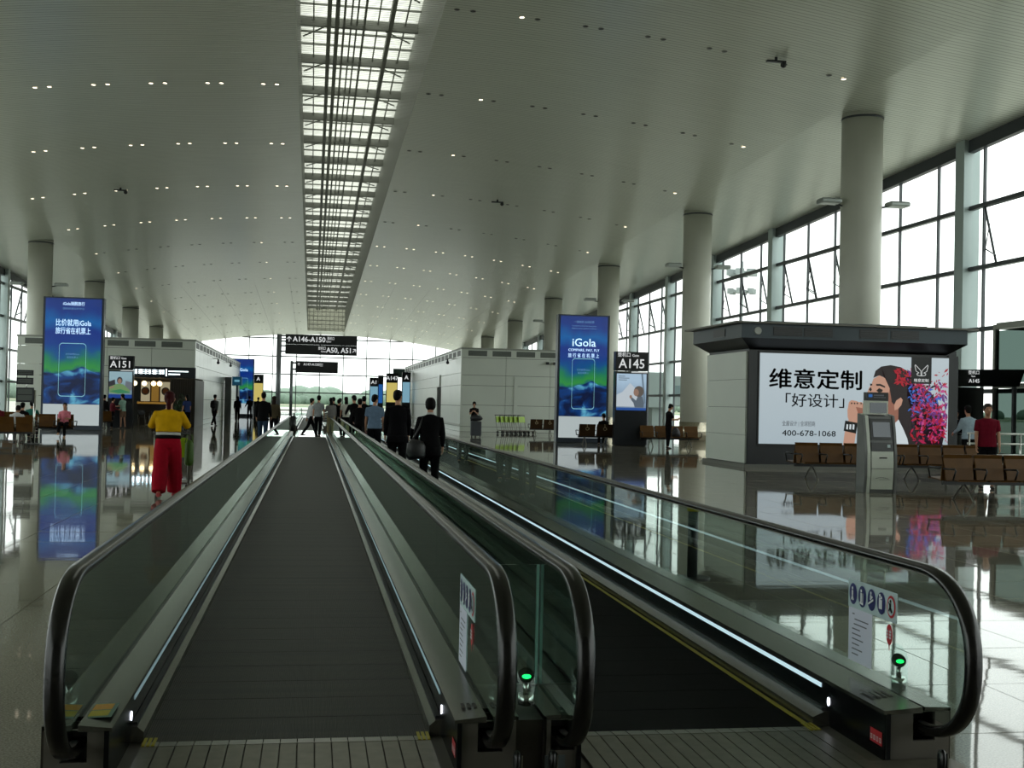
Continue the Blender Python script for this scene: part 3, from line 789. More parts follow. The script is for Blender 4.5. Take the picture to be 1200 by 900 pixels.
def red_label(parent, x, y0, y1, z0, z1):
    bm = NB(); quad(bm, [(x, y0, z0), (x, y1, z0), (x, y1, z1), (x, y0, z1)]); l = obj('red_label', bm, SIGN_RED, parent)
    n = 4; dy = (y1-y0)/n
    for k in range(n):
        bm = NB(); a = y0+dy*(k+.18); b = y0+dy*(k+.82); zz = z0+(z1-z0)*.2; hz = (z1-z0)*.35
        for (p, q, r_, s_) in ((0,1,0,.14), (0,1,.86,1), (0,.14,0,1), (.86,1,0,1), (.4,.6,0,1)):
            quad(bm, [(x-.001, a+(b-a)*p, zz+hz*r_), (x-.001, a+(b-a)*q, zz+hz*r_), (x-.001, a+(b-a)*q, zz+hz*s_), (x-.001, a+(b-a)*p, zz+hz*s_)])
        obj('label_character', bm, WHITE_PRINT, l)
red_label(RW, 2.662, 5.24, 5.36, .06, .125)
red_label(LW, .657, 5.24, 5.36, .06, .125)

# clear traffic-light cylinders on the outer decks
def indicator(x, y, lit, label):
    t = thing('traffic_indicator', label, 'indicator', (x, y, Z_DECK), 0)
    z = Z_DECK
    bm = NB(); cyl(bm, (x, y, z), (x, y, z+.05), .036, 18); obj('base', bm, CHROME, t)
    bm = NB(); cyl(bm, (x, y, z+.05), (x, y, z+.1), .013, 12); obj('stem', bm, CHROME, t)
    bm = NB(); d = Vector((.0, -.75, .66)).normalized(); c = Vector((x, y, z+.135))
    loft(bm, [(c-d*.012, .036, .036), (c+d*.004, .036, .036)], 20); obj('disc', bm, BLACK, t)
    bm = NB(); q = Vector((0, -.66, -.75))*.011; loft(bm, [(c+d*.004+q, .021, .011), (c+d*.0065+q, .021, .011)], 12)
    obj('lamp', bm, lit, t)
    # slant-topped clear sleeve
    bm = NB(); n = 22; rr_ = .043; A = []; B = []
    for j in range(n):
        a = 2*PI*j/n; px, py = x+rr_*math.cos(a), y+rr_*math.sin(a)
        A.append(bm.verts.new((px, py, z+.002))); B.append(bm.verts.new((px, py, z+.16+.05*math.sin(a))))
    for j in range(n): f = bm.faces.new((A[j], A[(j+1)%n], B[(j+1)%n], B[j])); f.smooth = True
    bm.faces.new(B); obj('sleeve', bm, GLASS_CLEAR, t)
RED_OFF = mat('unlit_red_lamp', (74, 30, 24), .4)
indicator(1.0, 5.42, LED_GREEN, 'clear cylinder with green light on the shelf between the two walkways')
indicator(.868, 5.44, RED_OFF, 'clear cylinder with dark red lens beside the glass of the empty walkway')
indicator(2.94, 5.62, LED_GREEN, 'clear cylinder with green light beside the outer glass of the black belt walkway')
indicator(-1.02, 5.5, RED_OFF, 'clear cylinder with dark lens by the leftmost glass balustrade')
# clear divider pane between the two inner handrails, with a steel shelf strip below
dv = thing('glass_divider', 'clear glass divider pane with bright edge between the two inner handrails', 'divider', (.97, 5.8, Z_DECK))
bm = NB(); box(bm, .822, 1.112, 5.795, 5.805, Z_DECK+.006, .835); obj('pane', bm, GLASS_RAIL, dv)
bm = NB(); box(bm, 1.112, 1.124, 5.79, 5.81, Z_DECK+.006, .835); obj('edge_strip', bm, mat('glass_edge_green', (120, 160, 150), .2, spec=.7), dv)
bm = NB(); box(bm, .822, 1.124, 5.792, 5.808, Z_DECK+.0, Z_DECK+.006); obj('channel', bm, STEEL, dv)
bm = NB(); box(bm, .937, 1.048, YA, YB, .0, .22); struct('infill', bm, STEEL_DARK, None); 
# little black guard posts in front of the end plates
for x, y, lab in ((2.79, 4.93, 'small black guard post at the foot of the right outer handrail'), (1.06, 5.08, 'small black guard post at the foot of the centre handrails, right of two'), (.905, 5.08, 'small black guard post at the foot of the centre handrails, left of two')):
    t = thing('guard_post', lab, 'post', (x, y, 0))
    bm = NB(); loft(bm, [((x, y, .0), .018, .026), ((x, y, .11), .018, .026), ((x, y, .128), .012, .018), ((x, y, .134), .004, .006)], 14); obj('post', bm, BLACK, t)
    bm = NB(); box(bm, x+.016, x+.022, y-.02, y+.02, .0, .118); obj('side_trim', bm, CHROME, t)
# maker's plate on the end plates
for p, x in ((LW, -.985), (RW, 1.10)):
    bm = NB(); box(bm, x-.045, x+.045, YA-.037, YA-.031, .015, .07); obj('data_plate', bm, mat('data_plate_metal', (96, 104, 106), .3, .6), p)
# barrier post outside the right balustrade
t = thing('barrier_post', 'slim dark post with yellow cap standing outside the right balustrade', 'post', (3.62, 11.0, 0))
bm = NB(); cyl(bm, (3.62, 11.0, .012), (3.62, 11.0, .64), .05, 16); obj('post', bm, CHARCOAL, t)
bm = NB(); cyl(bm, (3.62, 11.0, .64), (3.62, 11.0, .70), .06, 16); obj('cap', bm, YELLOW, t)
bm = NB(); cyl(bm, (3.62, 11.0, 0), (3.62, 11.0, .015), .17, 20); obj('foot', bm, CHARCOAL, t)

# ------------------------------------------------------------------ ceiling downlights
LIT = mat('downlight_glow', (255, 238, 208), .4, emit=1.3)
OFF = mat('downlight_off', (16, 16, 15), .5)
RIM = mat('downlight_rim', (150, 150, 142), .4)
def disc_mesh(name, M):
    bm = NB(); n = 12
    a = [bm.verts.new((.10*math.cos(2*PI*j/n), .10*math.sin(2*PI*j/n), -.012)) for j in range(n)]
    b = [bm.verts.new((.078*math.cos(2*PI*j/n), .10*math.sin(2*PI*j/n), -.012)) for j in range(n)]
    c = [bm.verts.new((.10*math.cos(2*PI*j/n), .10*math.sin(2*PI*j/n), .01)) for j in range(n)]
    for j in range(n):
        bm.faces.new((a[j], b[j], b[(j+1)%n], a[(j+1)%n])); bm.faces.new((a[j], a[(j+1)%n], c[(j+1)%n], c[j]))
    f = bm.faces.new(b); f.material_index = 1
    return mesh(name, bm, [RIM, M])
DL = {True: disc_mesh('downlight_lit', LIT), False: disc_mesh('downlight_dark', OFF)}
ORD = ['first', 'second', 'third', 'fourth', 'fifth', 'sixth', 'seventh', 'eighth', 'ninth', 'tenth', 'eleventh', 'twelfth', 'thirteenth']
for side in (-1, 1):
    for row in range(13):
        y = 36.4+9.13*row
        if y > 147: continue
        for p in range(8):
            for q in (0, 1):
                dx = (3.1+2.03*p) + (.25 if q else -.25)
                if dx > 16.3: continue
                x = XC+side*dx; z = zceil(x, y)
                if not in_frame(x, y, z, 10): continue
                line = (p == 1 and q == 0) or (p == 6 and q == 1) 
                near = row <= 4
                lit = (side < 0 and near) or (side > 0 and not near) or (line and (near or side < 0))
                o = bpy.data.objects.new('ceiling_downlight', DL[lit]); link(o)
                o.location = (x, y, z-.004)
                tag(o, f"{'lit' if lit else 'unlit'} round downlight, {'outer' if q else 'inner'} of {ORD[p]} pair {'left' if side<0 else 'right'} of skylight, {ORD[row]} row",
                    'ceiling light', 'ceiling downlights')
# small camera domes / speakers hung from the ceiling
for x, y, lab in ((-9.9, 63.2, 'small dark ceiling camera among the lit lights left of the skylight'), (14.3, 36.0, 'small dark ceiling camera among the unlit lights right of the skylight, nearest'), (9.5, 63.0, 'small dark ceiling camera among the unlit lights right of the skylight, further')):
    t = thing('ceiling_camera', lab, 'camera', (x, y, zceil(x, y)))
    z = zceil(x, y)
    bm = NB(); cyl(bm, (x, y, z+.02), (x, y, z-.12), .05, 8); obj('mount', bm, CHARCOAL, t)
    bm = NB(); box(bm, x-.32, x+.32, y-.06, y+.06, z-.16, z-.1); obj('arm', bm, CHARCOAL, t)
    bm = NB(); ball(bm, (x+.25, y, z-.22), .1, 10); obj('dome', bm, CHARCOAL, t)
# floodlights on arms at the columns
def column_floods(cx, cy, z, lab):
    for sx in (-1, 1):
        t = thing('column_floodlight', f"{lab}, {'left' if sx<0 else 'right'} arm", 'floodlight', (cx+sx*.72, cy, z))
        bm = NB(); tube(bm, [(cx+sx*.7, cy, z-.05), (cx+sx*1.0, cy-.1, z)], .035, 6); obj('arm', bm, MULLION_M, t)
        bm = NB(); x0, x1 = sorted((cx+sx*.9, cx+sx*1.65)); box(bm, x0, x1, cy-.45, cy+.1, z-.03, z+.14); obj('lamp_head', bm, mat('flood_head', (150, 156, 152), .35, .4), t, bevel=.05)
        bm = NB(); box(bm, x0+.05, x1-.05, cy-.4, cy+.05, z+.14, z+.15); obj('lens', bm, GRILLE, t)
for k, nm in enumerate(('nearest', 'second', 'third', 'fourth')):
    column_floods(18.9, 39.4+18.2*k, 8.9-.2*k, f'grey floodlight on an arm of the {nm} right column')
column_floods(-16.4, 75.8, 8.2, 'grey floodlight on an arm of the nearest left column in view')

# ------------------------------------------------------------------ gate buildings
def building(name, label, x0, x1, y0, y1, side_x, front_rows, side_rows, front_skip=(), side_skip=(), ztop=4.86):
    """a panel-clad block; front faces -Y, its lit side faces the walkways at side_x"""
    b = thing(name, label, 'building', ((x0+x1)/2, y0, 0))
    inner = .06
    bm = NB(); box(bm, x0+inner, x1-inner, y0+5.2 if front_skip else y0+inner, y1-inner, 0, ztop-.06); obj('core', bm, JOINT, b)
    # front panels
    w = 2.35
    n = int(round((x1-x0)/w)); cw = (x1-x0)/n
    for i in range(n):
        for z0, z1 in front_rows:
            a, c = x0+i*cw, x0+(i+1)*cw
            if any(s0 < (a+c)/2 < s1 and sz0 < (z0+z1)/2 < sz1 for s0, s1, sz0, sz1 in front_skip): continue
            for s0, s1, sz0, sz1 in front_skip:
                if sz0 < (z0+z1)/2 < sz1:
                    if a < s0 < c: c = s0
                    if a < s1 < c: a = s1
            bm = NB(); box(bm, a+.01, c-.01, y0, y0+.08, z0+.01, z1-.01); obj('wall_panel', bm, PANEL_DIM if False else PANEL, b)
    m = int(round((y1-y0)/2.6)); cl = (y1-y0)/m
    xs = (side_x-.08, side_x) if side_x > (x0+x1)/2 else (side_x, side_x+.08)
    for i in range(m):
        for z0, z1 in side_rows:
            a, c = y0+i*cl, y0+(i+1)*cl
            if any(s0 < (a+c)/2 < s1 and sz0 < (z0+z1)/2 < sz1 for s0, s1, sz0, sz1 in side_skip): continue
            bm = NB(); box(bm, xs[0], xs[1], a+.012, c-.012, z0+.012, z1-.012); obj('side_panel', bm, PANEL, b)
    bm = NB(); e = .03
    box(bm, x0-e, x1+e, y0-e, y1+e, ztop-.1, ztop); obj('roof_edge', bm, mat('roof_edge_grey', (146, 150, 142), .5), b)
    # vent band under the roof edge
    k = int((x1-x0)/1.55)
    for i in range(k):
        a = x0+.4+i*(x1-x0-.8)/k; c = a+(x1-x0-.8)/k-.32
        bm = NB(); box(bm, a, c, y0-.012, y0+.05, ztop-.47, ztop-.16); o = obj('vent', bm, GRILLE, b)
        bm = NB()
        for q in range(5): box(bm, a+.02, c-.02, y0-.02, y0-.012, ztop-.45+.06*q, ztop-.43+.06*q)
        obj('vent_blades', bm, PANEL_DIM, o)['kind'] = 'stuff'
    k = int((y1-y0)/2.2)
    for i in range(k):
        a = y0+.4+i*(y1-y0-.8)/k; c = a+(y1-y0-.8)/k-.6
        bm = NB(); s = .012; box(bm, xs[0]-s, xs[1]+s, a, c, ztop-.47, ztop-.16); obj('vent', bm, GRILLE, b)
    return b
FR = [(.0, .3), (.3, 1.55), (1.55, 2.68), (2.68, 3.28), (3.28, 4.28), (4.28, 4.78)]
SR = [(.0, .3), (.3, 1.5), (1.5, 2.7), (2.7, 3.4), (3.4, 4.3), (4.3, 4.78)]
bR = building('gate_block', 'pale panel-clad block behind the tall blue poster right of the walkways', 8.43, 16.3, 68.5, 111, 8.43, FR, SR, side_skip=((78.4, 80.6, 0, 2.75),))
bm = NB(); box(bm, 8.5, 8.6, 77.9, 81.0, 0, 2.75); obj('door', bm, mat('dark_grey_door', (58, 60, 58), .5), bR)
bm = NB(); box(bm, 8.36, 8.5, 79.6, 80.9, 2.75, 3.5); obj('door_box', bm, PANEL, bR)
bm = NB(); box(bm, 8.40, 8.43, 68.6, 111, .33, .42); obj('bump_rail', bm, mat('white_bump_rail', (206, 210, 204), .4), bR)
bm = NB(); box(bm, 11.55, 11.75, 68.44, 68.5, .3, 3.2); obj('corner_strip', bm, PANEL, bR)
bL = building('gate_block', 'pale panel-clad block with a lit restaurant front left of the walkways', -15.95, -6.5, 68.7, 110.5, -6.5, FR, SR, front_skip=((-9.95, -6.5, -.1, 3.28),), side_skip=((68, 73.5, -.1, 2.6),))
def cctv(x, y, z, d, lab):
    t = thing('wall_camera', lab, 'camera', (x, y, z))
    bm = NB(); tube(bm, [(x, y, z), (x+d*.35, y, z)], .03, 6); obj('bracket', bm, CHROME, t)
    bm = NB(); cyl(bm, (x+d*.35, y, z-.02), (x+d*.35, y, z-.2), .05, 8); ball(bm, (x+d*.35, y, z-.26), .1, 10); obj('camera_body', bm, CHARCOAL, t)
cctv(8.43, 104, 4.3, -1, 'dark camera on a bracket at the far corner of the right pale block')
cctv(8.43, 72.5, 4.35, -1, 'dark camera on a bracket near the front corner of the right pale block')
cctv(-6.5, 80.5, 4.2, 1, 'dark camera on a bracket high on the left pale block, nearer one')
cctv(-6.5, 92.5, 4.35, 1, 'dark camera on a bracket high on the left pale block, further one')
t = thing('wall_camera', 'two small dark cameras on the front of the right pale block', 'camera', (13.4, 68.5, 4.05))
for dx in (0, .45): bm = NB(); box(bm, 13.4+dx, 13.55+dx, 68.25, 68.5, 4.0, 4.14); obj('camera_body', bm, CHARCOAL, t)
# restaurant front
bm = NB(); box(bm, -9.95, -6.46, 68.66, 68.9, 2.68, 3.28); fas = obj('fascia', bm, mat('fascia_dark', (20, 26, 34), .3), bL)
FW = mat('fascia_letters_glow', (225, 240, 245), .4, emit=1.3)
bm = NB(); X0 = -9.9
def fr(a, b, c, d): box(bm, X0+a, X0+b, 68.63, 68.66, c, d)
def glyph_strokes(x, w, z, h, seed):
    g = random.Random(seed)
    for i in range(3): fr(x, x+w, z+h*(.08+.38*i), z+h*(.2+.38*i))
    for q in sorted(g.sample((0., .25, .5, .75), 2)): fr(x+w*q, x+w*(q+.2), z, z+h)
for i in range(5): glyph_strokes(.0+.36*i, .3, 2.88, .24, i)
fr(1.83, 1.89, 2.78, 3.18)
fr(1.98, 3.05, 3.03, 3.08); fr(1.98, 2.6, 2.86, 2.92)
obj('fascia_lettering', bm, FW, fas)['kind'] = 'stuff'
WARM = mat('warm_panel_glow', (176, 134, 60), .5, emit=.14)
CREAM = mat('cream_poster', (168, 158, 128), .6, emit=.1)
bm = NB(); box(bm, -10.0, -6.5, 73.0, 73.1, 0, 2.7); obj('back_wall', bm, mat('restaurant_wall', (84, 66, 44), .6), bL)
bm = NB(); box(bm, -9.95, -6.5, 68.9, 73.2, 2.66, 2.7); obj('soffit', bm, mat('soffit_dark', (40, 34, 30), .6), bL)
for x0, x1, M in ((-9.95, -9.45, CREAM), (-9.35, -8.95, WARM), (-8.85, -8.25, CREAM), (-8.15, -7.5, mat('menu_board', (112, 112, 108), .5, emit=.08)), (-7.4, -7.15, WARM)):
    bm = NB(); box(bm, x0, x1, 72.9, 73.0, 1.35, 2.5); o = obj('wall_poster', bm, M, bL)
    if M is CREAM:
        bm = NB(); cx = (x0+x1)/2
        for rr_, yy, mi in ((.24, 72.885, 0), (.17, 72.88, 1)):
            f = bm.faces.new([bm.verts.new((cx+rr_*math.cos(2*PI*j/16), yy, 1.95+rr_*math.sin(2*PI*j/16))) for j in range(16)]); f.material_index = mi
        obj('dish_picture', bm, [mat('dish_rim', (70, 70, 66), .5), mat('dish_food', (150, 84, 40), .5)], o)
    elif x1-x0 > .6:
        bm = NB()
        for q in range(6): box(bm, x0+.06, x1-.2, 72.88, 72.9, 1.5+.15*q, 1.54+.15*q)
        obj('menu_lines', bm, INK, o)['kind'] = 'stuff'
bm = NB(); box(bm, -9.95, -7.2, 71.6, 72.3, 0, 1.15); box(bm, -9.95, -7.15, 71.5, 72.35, 1.15, 1.2); obj('counter', bm, mat('dark_counter', (34, 30, 28), .4), bL)
bm = NB(); box(bm, -9.95, -7.2, 71.45, 71.5, 1.2, 1.32); obj('counter_trim', bm, WARM, bL)
GLOBE = mat('globe_lamp_glow', (255, 226, 170), .4, emit=1.6)
for i, (x, lab) in enumerate(((-9.85, 'first'), (-9.33, 'second'), (-8.83, 'third'), (-8.5, 'fourth'), (-7.42, 'fifth'))):
    t = thing('pendant_lamp', f'round glowing pendant lamp in the restaurant front, {lab} from the left', 'lamp', (x, 69.6, 2.66), 0)
    bm = NB(); tube(bm, [(x, 69.6, 2.66), (x, 69.6, 2.5)], .012, 5); obj('cord', bm, BLACK, t)
    bm = NB(); ball(bm, (x, 69.6, 2.36), .14, 14); obj('globe', bm, GLOBE, t)
t = thing('partition', 'dark brown slatted corner screen at the right end of the restaurant front', 'screen', (-6.9, 68.3, 0))
bm = NB(); box(bm, -7.75, -6.42, 68.0, 68.1, 0, 2.62); obj('screen_panel', bm, mat('dark_brown_screen', (44, 36, 28), .5), t)
bm = NB(); box(bm, -6.5, -6.40, 68.0, 73.4, 0, 2.6); obj('screen_return', bm, MATS['dark_brown_screen'], t)
for k in range(11):
    bm = NB(); box(bm, -7.72+.12*k, -7.67+.12*k, 67.96, 68.0, .05, 2.58); obj('slat', bm, MATS['dark_brown_screen'], t)
# potted shrub by the screen
t = thing('potted_shrub', 'dark green shrub in a planter in front of the brown corner screen', 'plant', (-7.05, 67.45, 0))
bm = NB(); box(bm, -7.3, -6.8, 67.2, 67.65, 0, .5); obj('planter', bm, CHARCOAL, t)
bm = NB(); g = random.Random(5)
for i in range(260):
    c = Vector((-7.05+g.gauss(0, .16), 67.42+g.gauss(0, .1), .55+abs(g.gauss(.45, .25)))); a = Vector((g.uniform(-1,1), g.uniform(-1,1), g.uniform(-.5,1))).normalized()*.11; b_ = a.cross(Vector((g.random(), g.random(), .3))).normalized()*.035
    quad(bm, [c-a, c+b_, c+a, c-b_])
o = obj('foliage', bm, mat('dark_leaf', (40, 66, 34), .6), t); o['kind'] = 'stuff'
# dining chairs
def dining_chair(x, y, rz, lab):
    t = thing('dining_chair', lab, 'chair', (x, y, 0), rz, 'restaurant chairs')
    bm = NB(); box(bm, -.2, .2, -.2, .2, .43, .46); obj('seat', bm, CHARCOAL, t, local=True, bevel=.01)
    bm = NB(); box(bm, -.2, .2, .18, .21, .6, .86); obj('backrest', bm, CHARCOAL, t, local=True, bevel=.01)
    for sx in (-.18, .18):
        for sy in (-.18, .19):
            bm = NB(); tube(bm, [(sx*1.05, sy, 0), (sx, sy, .44 if sy < 0 else .84)], .014, 6); obj('leg', bm, STEEL, t, local=True)
for x, rz, lab in ((-9.45, 3.1, 'left'), (-8.75, 3.3, 'right')):
    dining_chair(x, 69.9, rz, f'dark dining chair before the restaurant counter, {lab} of two')
t = thing('dining_table', 'small dark table between the restaurant chairs', 'table', (-9.1, 70.5, 0))
bm = NB(); box(bm, -9.5, -8.7, 70.25, 70.9, .72, .75); obj('tabletop', bm, CHARCOAL, t); bm = NB(); cyl(bm, (-9.1, 70.55, 0), (-9.1, 70.55, .72), .04, 10); cyl(bm, (-9.1, 70.55, 0), (-9.1, 70.55, .03), .25, 16); obj('pedestal', bm, STEEL, t)

# portal slab and small blue sign along the left block
t = thing('portal_frame', 'grey steel portal slab standing against the left pale block', 'portal', (-6.0, 91, 0))
bm = NB(); box(bm, -6.44, -5.95, 91.0, 91.5, 0, 3.2); obj('slab', bm, mat('portal_grey', (104, 108, 108), .3, .5), t)
bm = NB(); box(bm, -6.44, -5.95, 91.5, 93.5, 3.0, 3.2); obj('head', bm, MATS['portal_grey'], t)
t = thing('toilet_sign', 'small dark teal hanging sign on a post beside the left pale block', 'sign', (-5.55, 91.2, 0))
bm = NB(); cyl(bm, (-5.55, 91.2, 0), (-5.55, 91.2, 2.6), .07, 8); obj('post', bm, MULLION_M, t)
bm = NB(); box(bm, -5.92, -5.2, 91.05, 91.3, 2.6, 3.25); s_ = obj('sign_box', bm, mat('teal_sign', (18, 62, 82), .4, emit=.15), t)
bm = NB(); box(bm, -5.75, -5.38, 91.03, 91.05, 2.86, 3.02); obj('sign_print', bm, mat('teal_sign_print', (110, 170, 190), .5, emit=.2), s_)

# ------------------------------------------------------------------ blue posters
def poster_mat():
    M = bpy.data.materials.new('aurora_poster_print'); M.use_nodes = True
    nt = M.node_tree; b = nt.nodes['Principled BSDF']; L = nt.links
    tc = nt.nodes.new('ShaderNodeTexCoord'); sx = nt.nodes.new('ShaderNodeSeparateXYZ'); L.new(tc.outputs['Generated'], sx.inputs[0])
    def noise(sc, d, dist=0.):
        mp = nt.nodes.new('ShaderNodeMapping'); mp.inputs['Scale'].default_value = sc; L.new(tc.outputs['Generated'], mp.inputs[0])
        n = nt.nodes.new('ShaderNodeTexNoise'); n.inputs['Scale'].default_value = 1; n.inputs['Detail'].default_value = d; n.inputs['Distortion'].default_value = dist
        L.new(mp.outputs[0], n.inputs['Vector']); return n.outputs['Fac']
    def math_(op, a, b_):
        k = nt.nodes.new('ShaderNodeMath'); k.operation = op
        for i, v in enumerate((a, b_)):
            if isinstance(v, (int, float)): k.inputs[i].default_value = v
            else: L.new(v, k.inputs[i])
        return k.outputs[0]
    n1 = noise((2.2, 1, 3.0), 2)
    # sky height warped by slow noise
    hz = math_('ADD', sx.outputs['Z'], math_('MULTIPLY', math_('SUBTRACT', n1, .5), .32))
    r = nt.nodes.new('ShaderNodeValToRGB'); e = r.color_ramp.elements
    cols = [(0., (10, 60, 120)), (.29, (14, 84, 112)), (.34, (52, 148, 62)), (.40, (34, 128, 84)), (.47, (8, 80, 140)), (.55, (10, 58, 138)), (.68, (12, 46, 132)), (.80, (6, 98, 168)), (.92, (24, 54, 132)), (1., (28, 52, 124))]
    e[0].position, e[0].color = cols[0][0], (*lin(cols[0][1]), 1); e[1].position, e[1].color = 1., (*lin(cols[-1][1]), 1)
    for p, c in cols[1:-1]:
        k = e.new(p); k.color = (*lin(c), 1)
    L.new(hz, r.inputs[0])
    # sea below a wavy crest
    n2 = noise((3, 1, 9), 6, .8); n3 = noise((2.4, 1, 1), 1)
    crest = math_('ADD', .20, math_('MULTIPLY', n3, .2))
    sea = math_('LESS_THAN', sx.outputs['Z'], crest)
    rs = nt.nodes.new('ShaderNodeValToRGB'); es = rs.color_ramp.elements
    es[0].position, es[0].color = .42, (*lin((6, 18, 56)), 1); es[1].position, es[1].color = .7, (*lin((96, 176, 208)), 1)
    k = es.new(.56); k.color = (*lin((10, 62, 128)), 1)
    L.new(n2, rs.inputs[0])
    mx = nt.nodes.new('ShaderNodeMix'); mx.data_type = 'RGBA'; L.new(sea, mx.inputs[0]); L.new(r.outputs[0], mx.inputs[6]); L.new(rs.outputs[0], mx.inputs[7])
    L.new(mx.outputs[2], b.inputs['Emission Color']); b.inputs['Base Color'].default_value = (.01, .015, .03, 1); b.inputs['Emission Strength'].default_value = BACKLIT
    b.inputs['Roughness'].default_value = .3
    return M
AURORA = poster_mat()
POSTER_WHITE = mat('poster_white_band', (186, 197, 198), .4, emit=.25)
def blue_poster(label, x0, x1, y, ztop, zart, lines, full=True):
    t = thing('poster_pillar', label, 'advert pillar', ((x0+x1)/2, y, 0), 0)
    bm = NB(); box(bm, x0-.1, x1+.1, y, y+.5, .02, ztop); obj('case', bm, mat('poster_case', (58, 66, 78), .35, .3), t)
    bm = NB(); box(bm, x0-.05, x1+.05, y+.05, y+.45, 0, .1); obj('plinth', bm, CHARCOAL, t)
    bm = NB(); box(bm, x0, x1, y-.02, y, zart, ztop-.06); art = obj('art', bm, AURORA, t)
    bm = NB(); box(bm, x0, x1, y-.02, y, .22, zart-.01); wb = obj('white_band', bm, POSTER_WHITE, t)
    xm = (x0+x1)/2; H = ztop-zart; w = (x1-x0)
    PH = mat('phone_outline_glow', (150, 206, 214), .4, emit=.2)
    # rounded phone outline
    a, b_, c, d = xm-w*.24, xm+w*.24, zart+H*.07, zart+H*.57; rr_ = w*.06; pts = []
    for cx, cz, a0 in ((b_-rr_, d-rr_, 0), (a+rr_, d-rr_, 90), (a+rr_, c+rr_, 180), (b_-rr_, c+rr_, 270)):
        for q in range(6): an = R(a0+18*q); pts.append((cx+rr_*math.cos(an), cz+rr_*math.sin(an)))
    bm = NB(); n = len(pts); th = .03
    for i in range(n):
        p, q = Vector(pts[i]), Vector(pts[(i+1)%n]); c0 = Vector((xm, (c+d)/2))
        pi_, qi = p+(c0-p).normalized()*th, q+(c0-q).normalized()*th
        quad(bm, [(p.x, y-.024, p.y), (q.x, y-.024, q.y), (qi.x, y-.024, qi.y), (pi_.x, y-.024, pi_.y)])
    obj('phone_outline', bm, PH, art)
    PT = mat('poster_letters_glow', (206, 220, 230), .4, emit=.2)
    PT2 = mat('poster_small_letters', (110, 156, 200), .4, emit=.3)
    for s, sz, fz, bold, wd in lines:
        text(s, sz, (xm, y-.024, zart+H*fz), PT if sz > .09 else PT2, art, 'poster_lettering', bold*.5, width=wd)
    return t
blue_poster('tall blue lit poster pillar with phone outline left of the A151 gate totem', -12.2, -9.72, 57.7, 6.13, 1.2,
    (('iGola骑鹅旅行', .14, .925, .01, .95), ('国际机票比价平台', .075, .885, 0, .95), ('比价就用iGola', .25, .735, .012, 1.55), ('旅行省在机票上', .24, .66, .012, 1.55), ('比价就用iGola', .07, .46, 0, .6), ('省在机票上', .07, .43, 0, .5)))
blue_poster('tall blue lit poster pillar with phone outline left of the A145 gate totem', 10.7, 12.83, 51.5, 5.65, 1.17,
    (('一键搜索 全球机票', .085, .92, 0, .9), ('Compare to find the best price', .06, .885, 0, 1.1), ('flights from global airlines', .06, .86, 0, 1.1), ('iGola', .36, .69, .02, 1.05), ('COMPARE, PAY, FLY', .12, .64, .008, 1.4), ('旅 行 省 在 机 票 上', .15, .582, .005, 1.4), ('比价就用iGola', .07, .45, 0, .6), ('省在机票上', .07, .42, 0, .5)))
t = blue_poster('distant blue lit poster pillar beyond the far end of the left pale block', -7.2, -5.45, 112.5, 5.3, 1.2, (('iGola', .28, .72, .02, .8),))

# ------------------------------------------------------------------ gate totems
def poly_print(parent, name, pts, M, y):
    """flat print: (x,z) outline at depth y facing -Y"""
    bm = NB(); f = bm.faces.new([bm.verts.new((p[0], y, p[1])) for p in pts]); bmesh.ops.triangulate(bm, faces=[f])
    return obj(name, bm, M, parent)
def oval(cx, cz, rx, rz, n=20, a0=0, rot=0):
    c, s = math.cos(rot), math.sin(rot)
    return [(cx+rx*math.cos(2*PI*i/n)*c-rz*math.sin(2*PI*i/n)*s, cz+rx*math.cos(2*PI*i/n)*s+rz*math.sin(2*PI*i/n)*c) for i in range(n)]
def grad_print(name, c0, c1, emit, noise=.0):
    M = bpy.data.materials.new(name); M.use_nodes = True; nt = M.node_tree; b = nt.nodes['Principled BSDF']
    tc = nt.nodes.new('ShaderNodeTexCoord'); sx = nt.nodes.new('ShaderNodeSeparateXYZ'); nt.links.new(tc.outputs['Generated'], sx.inputs[0])
    n = nt.nodes.new('ShaderNodeTexNoise'); n.inputs['Scale'].default_value = 3; nt.links.new(tc.outputs['Generated'], n.inputs['Vector'])
    ad = nt.nodes.new('ShaderNodeMath'); ad.operation = 'MULTIPLY_ADD'; ad.inputs[1].default_value = noise; nt.links.new(n.outputs['Fac'], ad.inputs[0]); nt.links.new(sx.outputs['Z'], ad.inputs[2])
    r = nt.nodes.new('ShaderNodeValToRGB'); r.color_ramp.elements[0].color = (*lin(c0), 1); r.color_ramp.elements[1].color = (*lin(c1), 1)
    nt.links.new(ad.outputs[0], r.inputs[0]); nt.links.new(r.outputs[0], b.inputs['Base Color']); nt.links.new(r.outputs[0], b.inputs['Emission Color']); b.inputs['Emission Strength'].default_value = BACKLIT
    nt.links.remove(b.inputs['Base Color'].links[0]); b.inputs['Base Color'].default_value = (.03, .03, .035, 1)
    MATS[name] = M; return M
